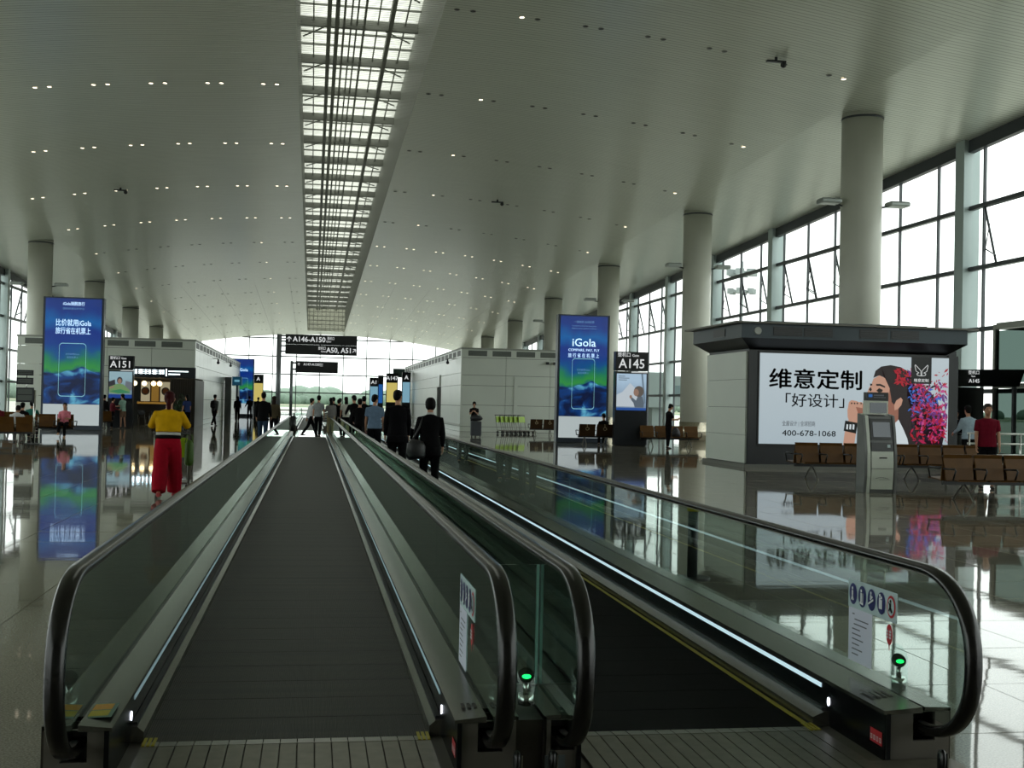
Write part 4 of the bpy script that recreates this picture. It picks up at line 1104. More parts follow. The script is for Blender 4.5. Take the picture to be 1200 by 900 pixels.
def totem(label, x0, x1, y, ztop, gate, art):
    t = thing('gate_totem', label, 'gate totem', ((x0+x1)/2, y, 0), 0)
    s = (x1-x0)/1.4; xm = (x0+x1)/2
    bm = NB(); box(bm, x0, x1, y, y+.35, .03, ztop-.82*s); obj('body', bm, CHARCOAL, t, bevel=.01)
    bm = NB(); box(bm, x0+.04, x1-.04, y+.03, y+.32, 0, .03); obj('plinth', bm, BLACK, t)
    bm = NB(); box(bm, x0-.0, x1+.0, y-.01, y+.36, ztop-.80*s, ztop); hd = obj('header', bm, SIGN_BLACK, t)
    text(gate, .4*s, (xm, y-.014, ztop-.68*s), LETTER, hd, 'gate_number', .012, width=1.1*s)
    text('登机口', .14*s, (x0+.36*s, y-.014, ztop-.2*s), LETTER, hd, 'gate_lettering', .01)
    text('Gate', .11*s, (x0+.85*s, y-.014, ztop-.2*s), LETTER, hd, 'gate_lettering', .01)
    bm = NB(); box(bm, x0+.02, x0+.65*s, y-.012, y, ztop-.88*s, ztop-.82*s); obj('accent_strip', bm, GRILLE, t)
    bm = NB(); box(bm, x0+.68*s, x1-.02, y-.012, y, ztop-.88*s, ztop-.82*s); obj('accent_strip', bm, mat('accent_white', (196, 200, 200), .4, emit=.2), t)
    if art:
        a, b, c, d = x0+.06*s, x1-.06*s, ztop-2.45*s, ztop-.92*s
        art(t, a, b, c, d, y-.012)
    return t
SK_PR = mat('print_skin', (150, 120, 104), .5, emit=.22); SK_PR2 = mat('print_pale', (196, 206, 214), .5, emit=.35); DK_PR = mat('print_dark', (52, 52, 58), .5, emit=.03)
G_BABY = grad_print('advert_sky_print', (90, 110, 140), (176, 204, 226), .4, .35)
def art_baby(t, a, b, c, d, y):
    w, h = b-a, d-c
    bm = NB(); box(bm, a, b, y, y+.01, c, d); p = obj('advert', bm, G_BABY, t)
    X = lambda u: a+w*u
    Z = lambda v: c+h*v
    poly_print(p, 'print_cloud', [(X(.0), Z(.1)), (X(.7), Z(.1)), (X(.75), Z(.5)), (X(.45), Z(.75)), (X(.2), Z(.5)), (X(0), Z(.42))], SK_PR2, y-.002)
    poly_print(p, 'print_window_edge', [(X(.82), Z(1)), (X(.88), Z(1)), (X(.98), Z(.2)), (X(.93), Z(.2))], mat('print_grey', (110, 130, 146), .5, emit=.15), y-.003)
    poly_print(p, 'print_body', [(X(.62), Z(.08)), (X(.62), Z(.16)), (X(.5), Z(.28)), (X(.46), Z(.36)), (X(.52), Z(.36)), (X(.66), Z(.27)), (X(.72), Z(.4)), (X(.88), Z(.38)), (X(.93), Z(.2)), (X(.92), Z(.08))], mat('print_sleeve', (92, 104, 116), .5, emit=.08), y-.004)
    poly_print(p, 'print_head', oval(X(.75), Z(.52), w*.17, h*.15, 22), mat('print_baby_hair', (96, 88, 82), .5, emit=.05), y-.005)
    poly_print(p, 'print_face', oval(X(.66), Z(.49), w*.09, h*.1, 18), SK_PR, y-.006)
    poly_print(p, 'print_hand', oval(X(.48), Z(.37), w*.045, h*.05, 12), SK_PR, y-.006)
    bm = NB(); box(bm, a, b, y-.004, y-.002, c, c+h*.07); o = obj('print_footer', bm, mat('print_blue', (40, 84, 160), .5, emit=.3), p)
    bm = NB()
    for i, (u0, u1) in enumerate(((.06, .28), (.06, .42), (.06, .34))): box(bm, X(u0), X(u1), y-.004, y-.002, Z(.92-.05*i), Z(.935-.05*i))
    obj('print_lines', bm, DK_PR, p)['kind'] = 'stuff'
def art_map(t, a, b, c, d, y):
    w, h = b-a, d-c; X = lambda u: a+w*u; Z = lambda v: c+h*v
    bm = NB(); box(bm, a, b, y, y+.01, c, d); p = obj('advert', bm, grad_print('advert_grey_print', (70, 86, 104), (150, 182, 192), .3, .5), t)
    poly_print(p, 'print_seat', [(X(0), Z(.3)), (X(0), Z(.62)), (X(.25), Z(.7)), (X(.3), Z(.3))], DK_PR, y-.002)
    poly_print(p, 'print_seat', [(X(.68), Z(.3)), (X(.72), Z(.66)), (X(1), Z(.6)), (X(1), Z(.3))], mat('print_grey2', (110, 116, 124), .5, emit=.1), y-.002)
    poly_print(p, 'print_shawl', [(X(.02), Z(.2)), (X(.0), Z(.42)), (X(.3), Z(.52)), (X(.44), Z(.55)), (X(.62), Z(.52)), (X(.92), Z(.3)), (X(.9), Z(.2)), (X(.4), Z(.16))], mat('print_green', (112, 146, 96), .5, emit=.2), y-.003)
    poly_print(p, 'print_stripe', [(X(.02), Z(.26)), (X(.5), Z(.34)), (X(.9), Z(.24)), (X(.9), Z(.2)), (X(.4), Z(.18))], mat('print_lime', (60, 130, 90), .5, emit=.2), y-.004)
    poly_print(p, 'print_arm', [(X(.02), Z(.4)), (X(.2), Z(.46)), (X(.24), Z(.42)), (X(.05), Z(.34))], SK_PR, y-.004)
    poly_print(p, 'print_hair', oval(X(.46), Z(.67), w*.12, h*.13), DK_PR, y-.004)
    poly_print(p, 'print_face', oval(X(.46), Z(.64), w*.085, h*.1), SK_PR, y-.005)
    bm = NB(); box(bm, a, b, y-.005, y-.003, c, c+h*.14); obj('print_footer', bm, mat('print_navy', (24, 62, 140), .5, emit=.25), p)
totem('black gate totem A145 with child at window advert', 12.46, 13.86, 48.5, 3.94, 'A145', art_baby)
totem('black gate totem A151 with reclining traveller advert', -10.3, -9.06, 63.5, 3.68, 'A151', art_map)
def small_totem(label, x, y, w, ztop, gate, M):
    t = thing('gate_totem', label, 'gate totem', (x, y, 0), 0)
    bm = NB(); box(bm, x-w/2, x+w/2, y, y+.3, 0, ztop); obj('body', bm, CHARCOAL, t)
    bm = NB(); box(bm, x-w/2, x+w/2, y-.02, y, ztop-.75, ztop); h_ = obj('header', bm, SIGN_BLACK, t)
    if gate: text(gate, .36, (x, y-.025, ztop-.6), LETTER, h_, 'gate_number', .02)
    bm = NB(); box(bm, x-w/2+.06, x+w/2-.06, y-.02, y, ztop-2.6, ztop-.85); obj('advert', bm, M, t)
P_YEL = mat('advert_yellow_print', (214, 196, 110), .5, emit=.35); P_BLUE = mat('advert_paleblue_print', (130, 176, 196), .5, emit=.25); P_BLU2 = mat('advert_blue_print', (36, 96, 168), .5, emit=.25)
small_totem('distant gate totem with yellow advert right of the walkways, A147', 7.05, 108, 1.05, 4.2, 'A147', P_YEL)
small_totem('distant gate totem with pale advert left of the yellow one, right of the walkways', 5.75, 114, .85, 3.9, 'A1', P_BLUE)
small_totem('narrow distant blue-edged gate totem just left of the yellow one', 6.32, 113, .5, 4.1, '', P_BLU2)
small_totem('distant gate totem A with pale advert right of the yellow one, right of the walkways', 7.95, 103, .75, 4.2, 'A', P_BLUE)
small_totem('distant gate totem with yellow advert left of the walkways', -5.2, 118, 1.0, 4.0, 'A', P_YEL)
small_totem('distant gate totem with dark advert left of the walkways, next to the blue poster', -6.25, 119.5, .7, 4.3, 'A', P_BLU2)
t = thing('info_board', 'dark green hanging information board above the distant right totems', 'sign', (8.0, 112, 0))
bm = NB(); box(bm, 7.4, 8.5, 112, 112.2, 4.0, 4.75); obj('board', bm, mat('info_green', (62, 84, 78), .5), t); bm = NB(); box(bm, 8.3, 8.42, 112.05, 112.15, 0, 4.0); obj('post', bm, MULLION_M, t)

# overhead direction signs on single posts
def direction_sign(label, xp, x0, x1, y, zb, zt, rows, zpost):
    t = thing('direction_sign', label, 'sign', (xp, y, 0), 0)
    bm = NB(); cyl(bm, (xp, y, 0), (xp, y, zpost), .12 if len(rows) > 1 else .085, 14); obj('post', bm, mat('sign_post_grey', (110, 116, 120), .35, .5), t)
    bm = NB(); cyl(bm, (xp, y, 0), (xp, y, .03), .125, 18); obj('foot', bm, MULLION_M, t)
    n = len(rows); h = (zt-zb)/n
    for i, items in enumerate(rows):
        z0 = zt-(i+1)*h
        bm = NB(); box(bm, x0, x1, y-.1, y+.1, z0+.006, z0+h-.006); b = obj('sign_board', bm, SIGN_BLACK, t)
        bm = NB(); box(bm, xp, x0, y-.04, y+.04, z0+h*.2, z0+h*.35); box(bm, xp, x0, y-.04, y+.04, z0+h*.75, z0+h*.9); obj('bracket', bm, MATS['sign_post_grey'], b)
        for s, sz, fx, fz, bold, wd in items: text(s, sz, (x0+(x1-x0)*fx, y-.105, z0+h*fz), LETTER, b, 'sign_lettering', bold, width=wd)
        
    return t
def arrow(parent, x, z, s, y, ang):
    bm = NB(); c, sn = math.cos(ang), math.sin(ang)
    def rp(u, v): return (x+(u*c-v*sn)*s, y, z+(u*sn+v*c)*s)
    for q in (((-.07, -.5), (.07, -.5), (.07, .42), (-.07, .42)), ((0, .5), (-.4, .1), (-.4, -.1), (0, .3)), ((0, .5), (0, .3), (.4, -.1), (.4, .1))): quad(bm, [rp(*p) for p in q])
    obj('arrow', bm, LETTER, parent)
d1 = direction_sign('two-row black direction sign A146-A150 on a post between the walkway pairs', -1.68, -1.38, 2.13, 60, 3.87, 4.86,
    ((('A146-A150', .26, .33, .28, .02, 1.58), ('登机口', .12, .63, .55, .005, .34), ('Gates', .09, .60, .28, .005, .24)), (('A50, A51', .26, .75, .26, .02, 1.2), ('登机口', .12, .51, .55, .005, .36), ('Gates', .09, .53, .28, .005, .24))), 4.84)
kids = [c for c in d1.children if c.name.startswith('sign_board')]
arrow(kids[0], -1.2, 4.62, .27, 59.895, 0); arrow(kids[1], 2.0, 4.12, .24, 59.895, -PI/4)
d2 = direction_sign('single black direction sign A147-A150 on a thin post beyond the two-row sign', -1.22, -1.0, 1.42, 70, 3.2, 3.87, ((('A147-A150', .15, .37, .62, .012, .9), ('登机口', .08, .6, .7, .003, .2), ('Gates', .06, .6, .58, .003, .18)),), 3.86)
kids = [c for c in d2.children if c.name.startswith('sign_board')]
arrow(kids[0], -.82, 3.68, .16, 69.895, 0)
t = thing('litter_bin', 'dark litter bin at the foot of the thin sign post on the landing', 'bin', (-1.0, 63.6, 0))
bm = NB(); loft(bm, [((-1.0, 63.6, 0), .17, .17), ((-1.0, 63.6, .7), .19, .19)], 16); obj('body', bm, BLACK, t); bm = NB(); loft(bm, [((-1.0, 63.6, .7), .2, .2), ((-1.0, 63.6, .78), .15, .15)], 16); obj('lid', bm, CHARCOAL, t)

# info stand at far left
t = thing('info_stand', 'slim information stand with three dark panels among the left seats', 'sign stand', (-8.95, 41.0, 0))
bm = NB(); cyl(bm, (-8.93, 41, 0), (-8.93, 41, 1.75), .035, 10); obj('pole', bm, CHROME, t)
bm = NB(); box(bm, -9.2, -8.7, 40.8, 41.2, 0, .02); obj('foot', bm, CHARCOAL, t)
for x0, x1, z0, z1 in ((-9.5, -8.95, 1.35, 1.83), (-9.5, -8.98, 1.93, 2.15), (-9.5, -8.98, 2.22, 2.4)):
    bm = NB(); box(bm, x0, x1, 40.95, 41, z0, z1); p = obj('panel', bm, CHARCOAL, t)
    bm = NB(); box(bm, x0+.05, x1-.05, 40.945, 40.95, z0+.06, (z0+z1)/2-.01); box(bm, x0+.05, x1-.05, 40.945, 40.95, (z0+z1)/2+.02, z1-.05); obj('panel_print', bm, GRILLE, p)
bm = NB(); tube(bm, [(-9.2, 41.02, 1.4), (-9.2, 41.02, 2.4)], .02, 6); obj('rear_bar', bm, CHROME, t)

# ------------------------------------------------------------------ advertising block on the right
KX0, KX1, KY0, KY1 = 12.05, 18.4, 32.0, 35.4
kb = thing('advert_block', 'dark service block with vented canopy carrying the large lit portrait advert', 'kiosk', ((KX0+KX1)/2, KY0, 0))
bm = NB(); box(bm, KX0+.02, KX1-.02, KY0+.02, KY1, 0, 3.45); obj('core', bm, mat('block_dark', (13, 17, 23), .35), kb)
bm = NB(); box(bm, KX0-.12, KX1+.12, KY0-.16, KY1+.1, 0, .1); obj('plinth', bm, mat('plinth_grey', (104, 104, 98), .5), kb)
bm = NB(); box(bm, KX0, KX0+.28, KY0-.06, KY0+.02, .1, 3.3); obj('front_post', bm, MATS['block_dark'], kb)
bm = NB(); box(bm, KX1-.3, KX1, KY0-.06, KY0+.02, .1, 3.3); obj('front_post', bm, MATS['block_dark'], kb)
for i in range(4):
    z0, z1 = .12+.79*i, .12+.79*(i+1)-.012
    bm = NB(); box(bm, KX0-.05, KX0+.02, KY0+.03, KY1-.02, z0, z1); obj('side_panel', bm, PANEL, kb)
# canopy flares outwards below its vertical face
CANOPY = mat('canopy_grey', (46, 56, 62), .35, .3)
def flare(bm, x0, x1, y0, y1, z0, e, z1, mi=0):
    A = [bm.verts.new(p) for p in ((x0,y0,z0),(x1,y0,z0),(x1,y1,z0),(x0,y1,z0))]
    B = [bm.verts.new(p) for p in ((x0-e,y0-e,z1),(x1+e,y0-e,z1),(x1+e,y1+e,z1),(x0-e,y1+e,z1))]
    bm.faces.new(A[::-1]); bm.faces.new(B)
    for i in range(4): bm.faces.new((A[i], A[(i+1)%4], B[(i+1)%4], B[i]))
bm = NB(); flare(bm, KX0+.05, KX1-.35, KY0-.02, KY1, 3.32, .42, 3.62); obj('canopy_soffit', bm, mat('canopy_soffit_dark', (6, 7, 9), .4), kb)
bm = NB(); box(bm, KX0-.37, KX1+.05, KY0-.44, KY1+.42, 3.62, 4.02); cf = obj('canopy_fascia', bm, CANOPY, kb)
bm = NB(); box(bm, KX0-.6, KX1+.3, KY0-.62, KY1+.6, 4.02, 4.07); obj('canopy_roof', bm, mat('canopy_roof_grey', (96, 94, 84), .4), kb)
bm = NB(); box(bm, KX0+.6, KX1-.8, KY0+.3, KY1, 4.07, 4.16); obj('roof_plant', bm, CANOPY, kb)
for x in (KX0+.55, KX0+1.45, KX0+3.1, KX0+4.05):
    bm = NB(); box(bm, x, x+.85, KY0-.455, KY0-.44, 3.7, 3.95); v = obj('vent', bm, BLACK, cf)
    for k in range(4):
        bm = NB(); box(bm, x+.03, x+.82, KY0-.475, KY0-.455, 3.72+.06*k, 3.735+.06*k); obj('vent_blade', bm, CHARCOAL, v)
bm = NB(); y = KY0+.9; box(bm, KX0-.385, KX0-.37, y, y+1.0, 3.72, 3.94); obj('vent', bm, BLACK, cf)
bm = NB(); loft(bm, [((KX0+.1, KY0-.44, 3.82), .11, .11), ((KX0+.1, KY0-.47, 3.82), .1, .1)], 18); obj('speaker_disc', bm, mat('speaker_white', (180, 184, 178), .5), cf)
# the lit portrait advert
PX0, PX1, PZ0, PZ1 = 12.36, 18.08, .68, 3.23
PY = KY0-.1
AD_BG = grad_print('advert_pale_print', (178, 194, 202), (194, 208, 214), .14)
bm = NB(); box(bm, PX0-.04, PX1+.04, PY+.01, KY0-.0, PZ0-.04, PZ1+.04); fr_ = obj('advert_frame', bm, BLACK, kb)
bm = NB(); box(bm, PX0, PX1, PY, PY+.01, PZ0, PZ1); ad = obj('advert', bm, AD_BG, kb)
def AX(u): return PX0+(PX1-PX0)*(u-48)/(1145-48)          # u, v: measured on the advert itself, in its own grid
def AZ(v): return PZ1-(PZ1-PZ0)*(v-82)/(588-82)
def ap(name, pts, M, k): return poly_print(ad, name, [(AX(u), AZ(v)) for u, v in pts], M, PY-.002*k)
E_SKIN = mat('portrait_skin', (196, 150, 128), .5, emit=.12); E_SKIN2 = mat('portrait_skin_shade', (150, 100, 82), .5, emit=.08); E_HAIR = mat('portrait_hair', (34, 24, 26), .5, emit=.01)
E_LIPS = mat('portrait_brow', (40, 26, 24), .5); E_WHITE = mat('portrait_white', (212, 222, 226), .5, emit=.18)
ap('print_hair', [(700,205),(712,165),(745,140),(800,130),(860,140),(905,165),(920,245),(935,330),(990,470),(1070,540),(1120,585),(905,588),(880,520),(840,440),(812,430),(800,330),(795,260),(760,200),(735,190)], E_HAIR, 1)
ap('print_hair', [(905,165),(918,240),(985,250),(1040,280),(1085,340),(1112,430),(1125,520),(1110,588),(1060,588),(990,560),(950,470),(925,380),(900,300)], mat('portrait_hair_dark', (36, 22, 34), .5, emit=.01), 1)
ap('print_shoulder', [(820,440),(850,435),(880,490),(905,545),(915,588),(800,588),(800,470)], E_WHITE, 2)
ap('print_neck', [(800,330),(850,380),(850,440),(818,470),(800,520),(760,520),(760,420)], E_SKIN2, 3)
ap('print_face', [(700,210),(735,190),(768,205),(796,262),(808,330),(812,400),(790,440),(740,440),(700,420),(680,390),(668,360),(672,330),(660,300),(676,262),(690,240)], E_SKIN, 4)
ap('print_face_shade', [(796,262),(808,330),(812,400),(790,440),(770,420),(786,330)], E_SKIN2, 5)
ap('print_ear', [(836,330),(862,312),(874,326),(866,356),(846,380),(826,386),(824,356)], E_SKIN, 5)
ap('print_brow', [(716,240),(740,238),(770,252),(768,260),(738,249),(718,250)], E_LIPS, 5)
ap('print_brow', [(680,238),(694,240),(694,248),(682,250)], E_LIPS, 5)
ap('print_eye', [(718,278),(734,262),(756,272),(752,284),(734,288)], E_LIPS, 5)
ap('print_eye', [(674,270),(686,258),(692,272),(684,284)], E_LIPS, 5)
ap('print_lips', [(684,372),(704,368),(722,380),(704,392),(688,388)], mat('portrait_lips', (160, 60, 66), .5, emit=.08), 5)
ap('print_wrist', [(556,450),(612,440),(604,520),(594,588),(530,588),(538,520)], E_SKIN, 4)
ap('print_hand', [(552,390),(560,345),(574,334),(590,340),(602,338),(616,344),(634,344),(656,366),(664,384),(648,400),(628,440),(606,470),(566,462),(554,430)], E_SKIN, 5)
ap('print_hand_shade', [(600,372),(656,380),(628,440),(610,440),(624,400)], E_SKIN2, 6)
for u in (575, 592, 608, 630): ap('print_fingernail', oval2 if False else [(u-5,352),(u,346),(u+6,352),(u,358)], E_LIPS, 7)
ap('print_watch', [(540,450),(612,462),(604,522),(532,508)], INK, 6)
for u in (548, 566, 584): ap('print_watch_detail', [(u,470),(u+10,472),(u+8,500),(u-2,498)], E_WHITE, 7)
for i, (n_, c, us, vs_) in enumerate((('print_petals', (176, 28, 78), (920, 1140), (170, 580)), ('print_petals', (196, 76, 140), (960, 1140), (180, 560)), ('print_petals', (170, 24, 44), (830, 1130), (150, 560)), ('print_petals', (60, 110, 200), (900, 1110), (250, 400)), ('print_petals', (110, 50, 130), (900, 1140), (220, 470)), ('print_petals', (30, 20, 40), (900, 1100), (240, 560)))):
    g = random.Random(30+i); bm = NB()
    for k in range((190, 110, 200, 60, 150, 130)[i]):
        t_ = g.random(); u = us[0]+(us[1]-us[0])*t_**.8; v = g.uniform(*vs_)
        if u < 930 and v > 240 and i != 3: v = 150+g.random()*90
        if u > 1000 and v < 330-(1145-u)*.4+40 and g.random() < .5: continue
        a = g.uniform(0, PI); l = g.uniform(6, 22); w_ = l*.35
        du, dv, eu, ev = math.cos(a)*l, math.sin(a)*l, -math.sin(a)*w_, math.cos(a)*w_
        P4 = [(u-du, v-dv), (u+eu, v+ev), (u+du, v+dv), (u-eu, v-ev)]
        if any(p[0] > 1144 or p[1] > 586 or p[1] < 84 for p in P4): continue
        yy = PY-.006-.0015*((i*7+k) % 9)
        bm.faces.new([bm.verts.new((AX(p[0]), yy, AZ(p[1]))) for p in P4])
    obj(n_, bm, mat(f'portrait_petal_{i}', c, .5, emit=.1), ad)['kind'] = 'stuff'
text('维意定制', .43, (AX(370), PY-.004, AZ(266)), INK, ad, 'advert_lettering', .025, width=2.76)
text('「好设计」', .3, (AX(365), PY-.004, AZ(372)), INK, ad, 'advert_lettering', .008, width=1.75)
text('全屋设计 | 全球招商', .115, (AX(274), PY-.004, AZ(484)), GREY_PRINT, ad, 'advert_lettering', 0, width=.98)
text('400-678-1068', .165, (AX(334), PY-.004, AZ(541)), INK, ad, 'advert_lettering', .012, width=1.6)
bm = NB(); quad(bm, [(AX(920), PY-.022, AZ(232)), (AX(1040), PY-.022, AZ(232)), (AX(1040), PY-.022, AZ(82)), (AX(920), PY-.022, AZ(82))]); lg = obj('logo_panel', bm, SIGN_BLACK, ad)
bm = NB()
for sx in (-1, 1):
    pts = [(.03, .0), (.30, .34), (.33, .30), (.27, -.02), (.12, -.12), (.22, -.16), (.2, -.26), (.02, -.3)]
    for (a, b_), (c, d) in zip(pts, pts[1:]+pts[:1]):
        p, q = Vector((a*sx, b_)), Vector((c*sx, d)); nn = Vector((-(q-p).y, (q-p).x)).normalized()*.014
        cx, cz = AX(980), AZ(158)
        quad(bm, [(cx+(p+nn).x*.62, PY-.025, cz+(p+nn).y*.5), (cx+(q+nn).x*.62, PY-.025, cz+(q+nn).y*.5), (cx+(q-nn).x*.62, PY-.025, cz+(q-nn).y*.5), (cx+(p-nn).x*.62, PY-.025, cz+(p-nn).y*.5)])
obj('butterfly_logo', bm, LETTER, lg)
text('维意定制', .075, (AX(980), PY-.025, AZ(220)), LETTER, lg, 'logo_lettering', .01, width=.45)

# ------------------------------------------------------------------ self-service terminal
def terminal():
    x, y = 11.31, 22.5
    t = thing('self_service_terminal', 'white and grey self-service check-in terminal standing before the portrait advert', 'terminal', (x, y, 0))
    TW = mat('terminal_white', (196, 202, 190), .35); TG = mat('terminal_grey', (96, 98, 96), .4)
    prof = [(0, .0), (-.05, .35), (-.04, .8), (.02, 1.2), (.10, 1.56), (.32, 1.6), (.34, .0)]     # (y, z): front is -y
    def side(x0, x1, M, nm, grow=0., pf=prof):
        bm = NB(); prism(bm, [(y+p, z) for p, z in pf], x0, x1, 'X'); return obj(nm, bm, M, t, bevel=.006)
    side(x-.31, x-.24, TW, 'side_shell'); side(x+.27, x+.33, TG, 'side_shell'); side(x-.37, x-.31, TG, 'side_shell')
    side(x-.24, x+.27, TG, 'core', pf=[(.03, 0), (-.02, .35), (-.01, .8), (.05, 1.2), (.13, 1.55), (.30, 1.58), (.32, 0)])
    def face(x0, x1, z0, z1, M, nm, e=.0, par=None):
        def fy(z):
            for (a, za), (b, zb) in zip(prof, prof[1:5]):
                if za <= z <= zb: return a+(b-a)*(z-za)/(zb-za)
            return prof[4][0]
        bm = NB(); quad(bm, [(x0, y+fy(z0)-.005-e, z0), (x1, y+fy(z0)-.005-e, z0), (x1, y+fy(z1)-.005-e, z1), (x0, y+fy(z1)-.005-e, z1)])
        r = bmesh.ops.extrude_face_region(bm, geom=bm.faces[:]); bmesh.ops.translate(bm, verts=[v for v in r['geom'] if isinstance(v, bmesh.types.BMVert)], vec=(0, .02, 0))
        return obj(nm, bm, M, par or t)
    face(x-.22, x+.25, .50, .84, TW, 'door_panel'); face(x-.22, x+.25, .08, .49, TW, 'door_panel')
    face(x-.22, x+.25, .86, 1.02, BLACK, 'card_panel'); face(x+.12, x+.18, .92, .98, PLATE, 'card_reader', .012)
    face(x-.22, x+.25, 1.08, 1.5, BLACK, 'screen_bezel'); face(x-.17, x+.2, 1.13, 1.43, mat('terminal_screen', (74, 80, 84), .15, emit=.03), 'screen', .012)
    bm = NB(); box(bm, x-.06, x+.1, y-.066, y-.05, .70, .725); obj('slot', bm, BLACK, t)
    bm = NB(); 
    for k in range(8): box(bm, x-.14+.035*k, x-.10+.035*k, y-.064, y-.05, .30+.018*math.sin(k*.5), .306+.018*math.sin(k*.5))
    box(bm, x-.06, x+.18, y-.064, y-.05, .275, .28); obj('logo_line', bm, TG, t)
    bm = NB(); box(bm, x-.27, x+.2, y+.12, y+.29, 1.58, 1.86); hd = obj('head_box', bm, TW, t, bevel=.01)
    bm = NB(); box(bm, x-.2, x+.16, y+.11, y+.12, 1.61, 1.82); obj('head_screen', bm, MATS['terminal_screen'], hd)
    bm = NB(); box(bm, x-.27, x+.2, y+.12, y+.26, 1.86, 2.03); sg = obj('top_sign', bm, SIGN_BLACK, t)
    bm = NB(); box(bm, x-.23, x-.15, y+.115, y+.12, 1.93, 1.99); obj('sign_mark', bm, P_BLU2, sg)
    bm = NB(); box(bm, x-.12, x+.1, y+.115, y+.12, 1.955, 1.985); box(bm, x-.12, x+.14, y+.115, y+.12, 1.92, 1.935); obj('sign_lines', bm, GREY_PRINT, sg)
terminal()

# ------------------------------------------------------------------ beam seating
def bench(label, x0, y, n, pitch=.62, face=-1, back_m=WOOD, double=False, symbol=False, rz=0.):
    """a row of n seats on one beam; face -1: seats look towards -Y"""
    t = thing('beam_seat', label, 'bench', (x0+n*pitch/2, y, 0), rz, 'airport seating')
    L = n*pitch; hx = L/2
    def prt(nm, bm, M, par=None, bevel=0): return obj(nm, bm, M, par or t, local=True, bevel=bevel)
    rows = [face] + ([-face] if double else [])
    bm = NB(); box(bm, -hx+.02, hx-.02, -.04, .04, .3, .37); prt('beam', bm, SEAT_BLACK)
    for f in rows:
        off = .08 if double else -.1
        for i in range(n):
            xa, xb = -hx+i*pitch+.03, -hx+(i+1)*pitch-.03
            # seat pan and backrest, gently dished
            bm = NB(); prism(bm, [(f*(off+.46), .40), (f*(off+.50), .425), (f*(off+.3), .415), (f*off, .39), (f*off, .37), (f*(off+.3), .395), (f*(off+.46), .385)], xa, xb, 'X'); prt('seat', bm, back_m, None, .004)
            bm = NB(); prism(bm, [(f*(off+.03), .37), (f*(off-.01), .62), (f*(off-.09), .87), (f*(off-.115), .87), (f*(off-.04), .62), (f*(off-.0), .37)], xa, xb, 'X'); bk = prt('backrest', bm, back_m, None, .004)
            if symbol:
                bm = NB(); xm = (xa+xb)/2; q = -f*.0; yy = lambda z: f*(off-.045-(z-.62)*.33)-f*.014
                cx, cz = xm, .70
                def S_(pts): quad(bm, [(cx+a, yy(cz+b_), cz+b_) for a, b_ in pts])
                N = 12
                for j in range(N-3):
                    a0, a1 = R(100+30*j), R(130+30*j)
                    S_([(.075*math.cos(a0), .075*math.sin(a0)-.02), (.075*math.cos(a1), .075*math.sin(a1)-.02), (.055*math.cos(a1), .055*math.sin(a1)-.02), (.055*math.cos(a0), .055*math.sin(a0)-.02)])
                S_([(-.03, .13), (-.005, .13), (.01, .02), (-.015, .02)]); S_([(-.02, .04), (.06, .04), (.06, .02), (-.02, .02)]); S_([(.045, .03), (.065, .03), (.1, -.06), (.08, -.06)]); S_([(-.04, .145), (-.01, .145), (-.01, .175), (-.04, .175)])
                obj('wheelchair_symbol', bm, mat('symbol_cream', (176, 160, 128), .6), bk, local=True)
        for i in range(n+1):
            if i in (0, n) or True:
                xa = -hx+i*pitch
                bm = NB(); tube(bm, [(xa, f*(off-.02), .60), (xa, f*(off+.38), .61), (xa, f*(off+.42), .585), (xa, f*(off+.33), .41)], .018, 6); prt('armrest', bm, SEAT_BLACK)
    for xl in (-hx+.45, hx-.45) if n > 2 else (-hx+.3, hx-.3):
        for f in (-1, 1):
            bm = NB(); tube(bm, [(xl, 0, .32), (xl, f*.18, .2), (xl, f*.34, .02), (xl, f*.4, .015)], .022, 6); prt('leg', bm, STEEL)
    return t
bench('row of brown seats at the right edge, in front of the portrait advert, nearest', 11.65, 20.75, 5, double=True)
bench('row of four brown seats left of the white terminal, under the portrait advert', 11.35, 27.0, 4, double=True)
bench('row of four brown seats right of the white terminal, under the portrait advert', 13.92, 27.0, 4, pitch=.61, double=True)
bench('pair of dark brown seats with wheelchair symbols before the tall right blue poster, one taken', 11.05, 49.2, 2, pitch=.76, face=1, back_m=WOOD_DK, symbol=True)
bench('pair of dark brown seats with wheelchair symbols beside the green trolleys', 11.42, 62.6, 2, pitch=.72, face=1, back_m=WOOD_DK, symbol=True)
bench('row of brown seats right of the A145 gate totem with a dark bag on it', 13.5, 48.2, 4, pitch=.64)
bench('row of brown seats at the far left edge with a slumped white-shirted person', -11.5, 41.4, 4, pitch=.64, face=1)
bench('row of brown seats before the tall left blue poster', -11.0, 48.2, 3, pitch=.66, face=1, double=True)
bench('single brown seat end showing between left blue poster and A151 totem', -10.95, 61.0, 2, pitch=.66, face=1)
bench('row of brown seats by the far left windows', -14.6, 52.5, 4, pitch=.64, face=1)

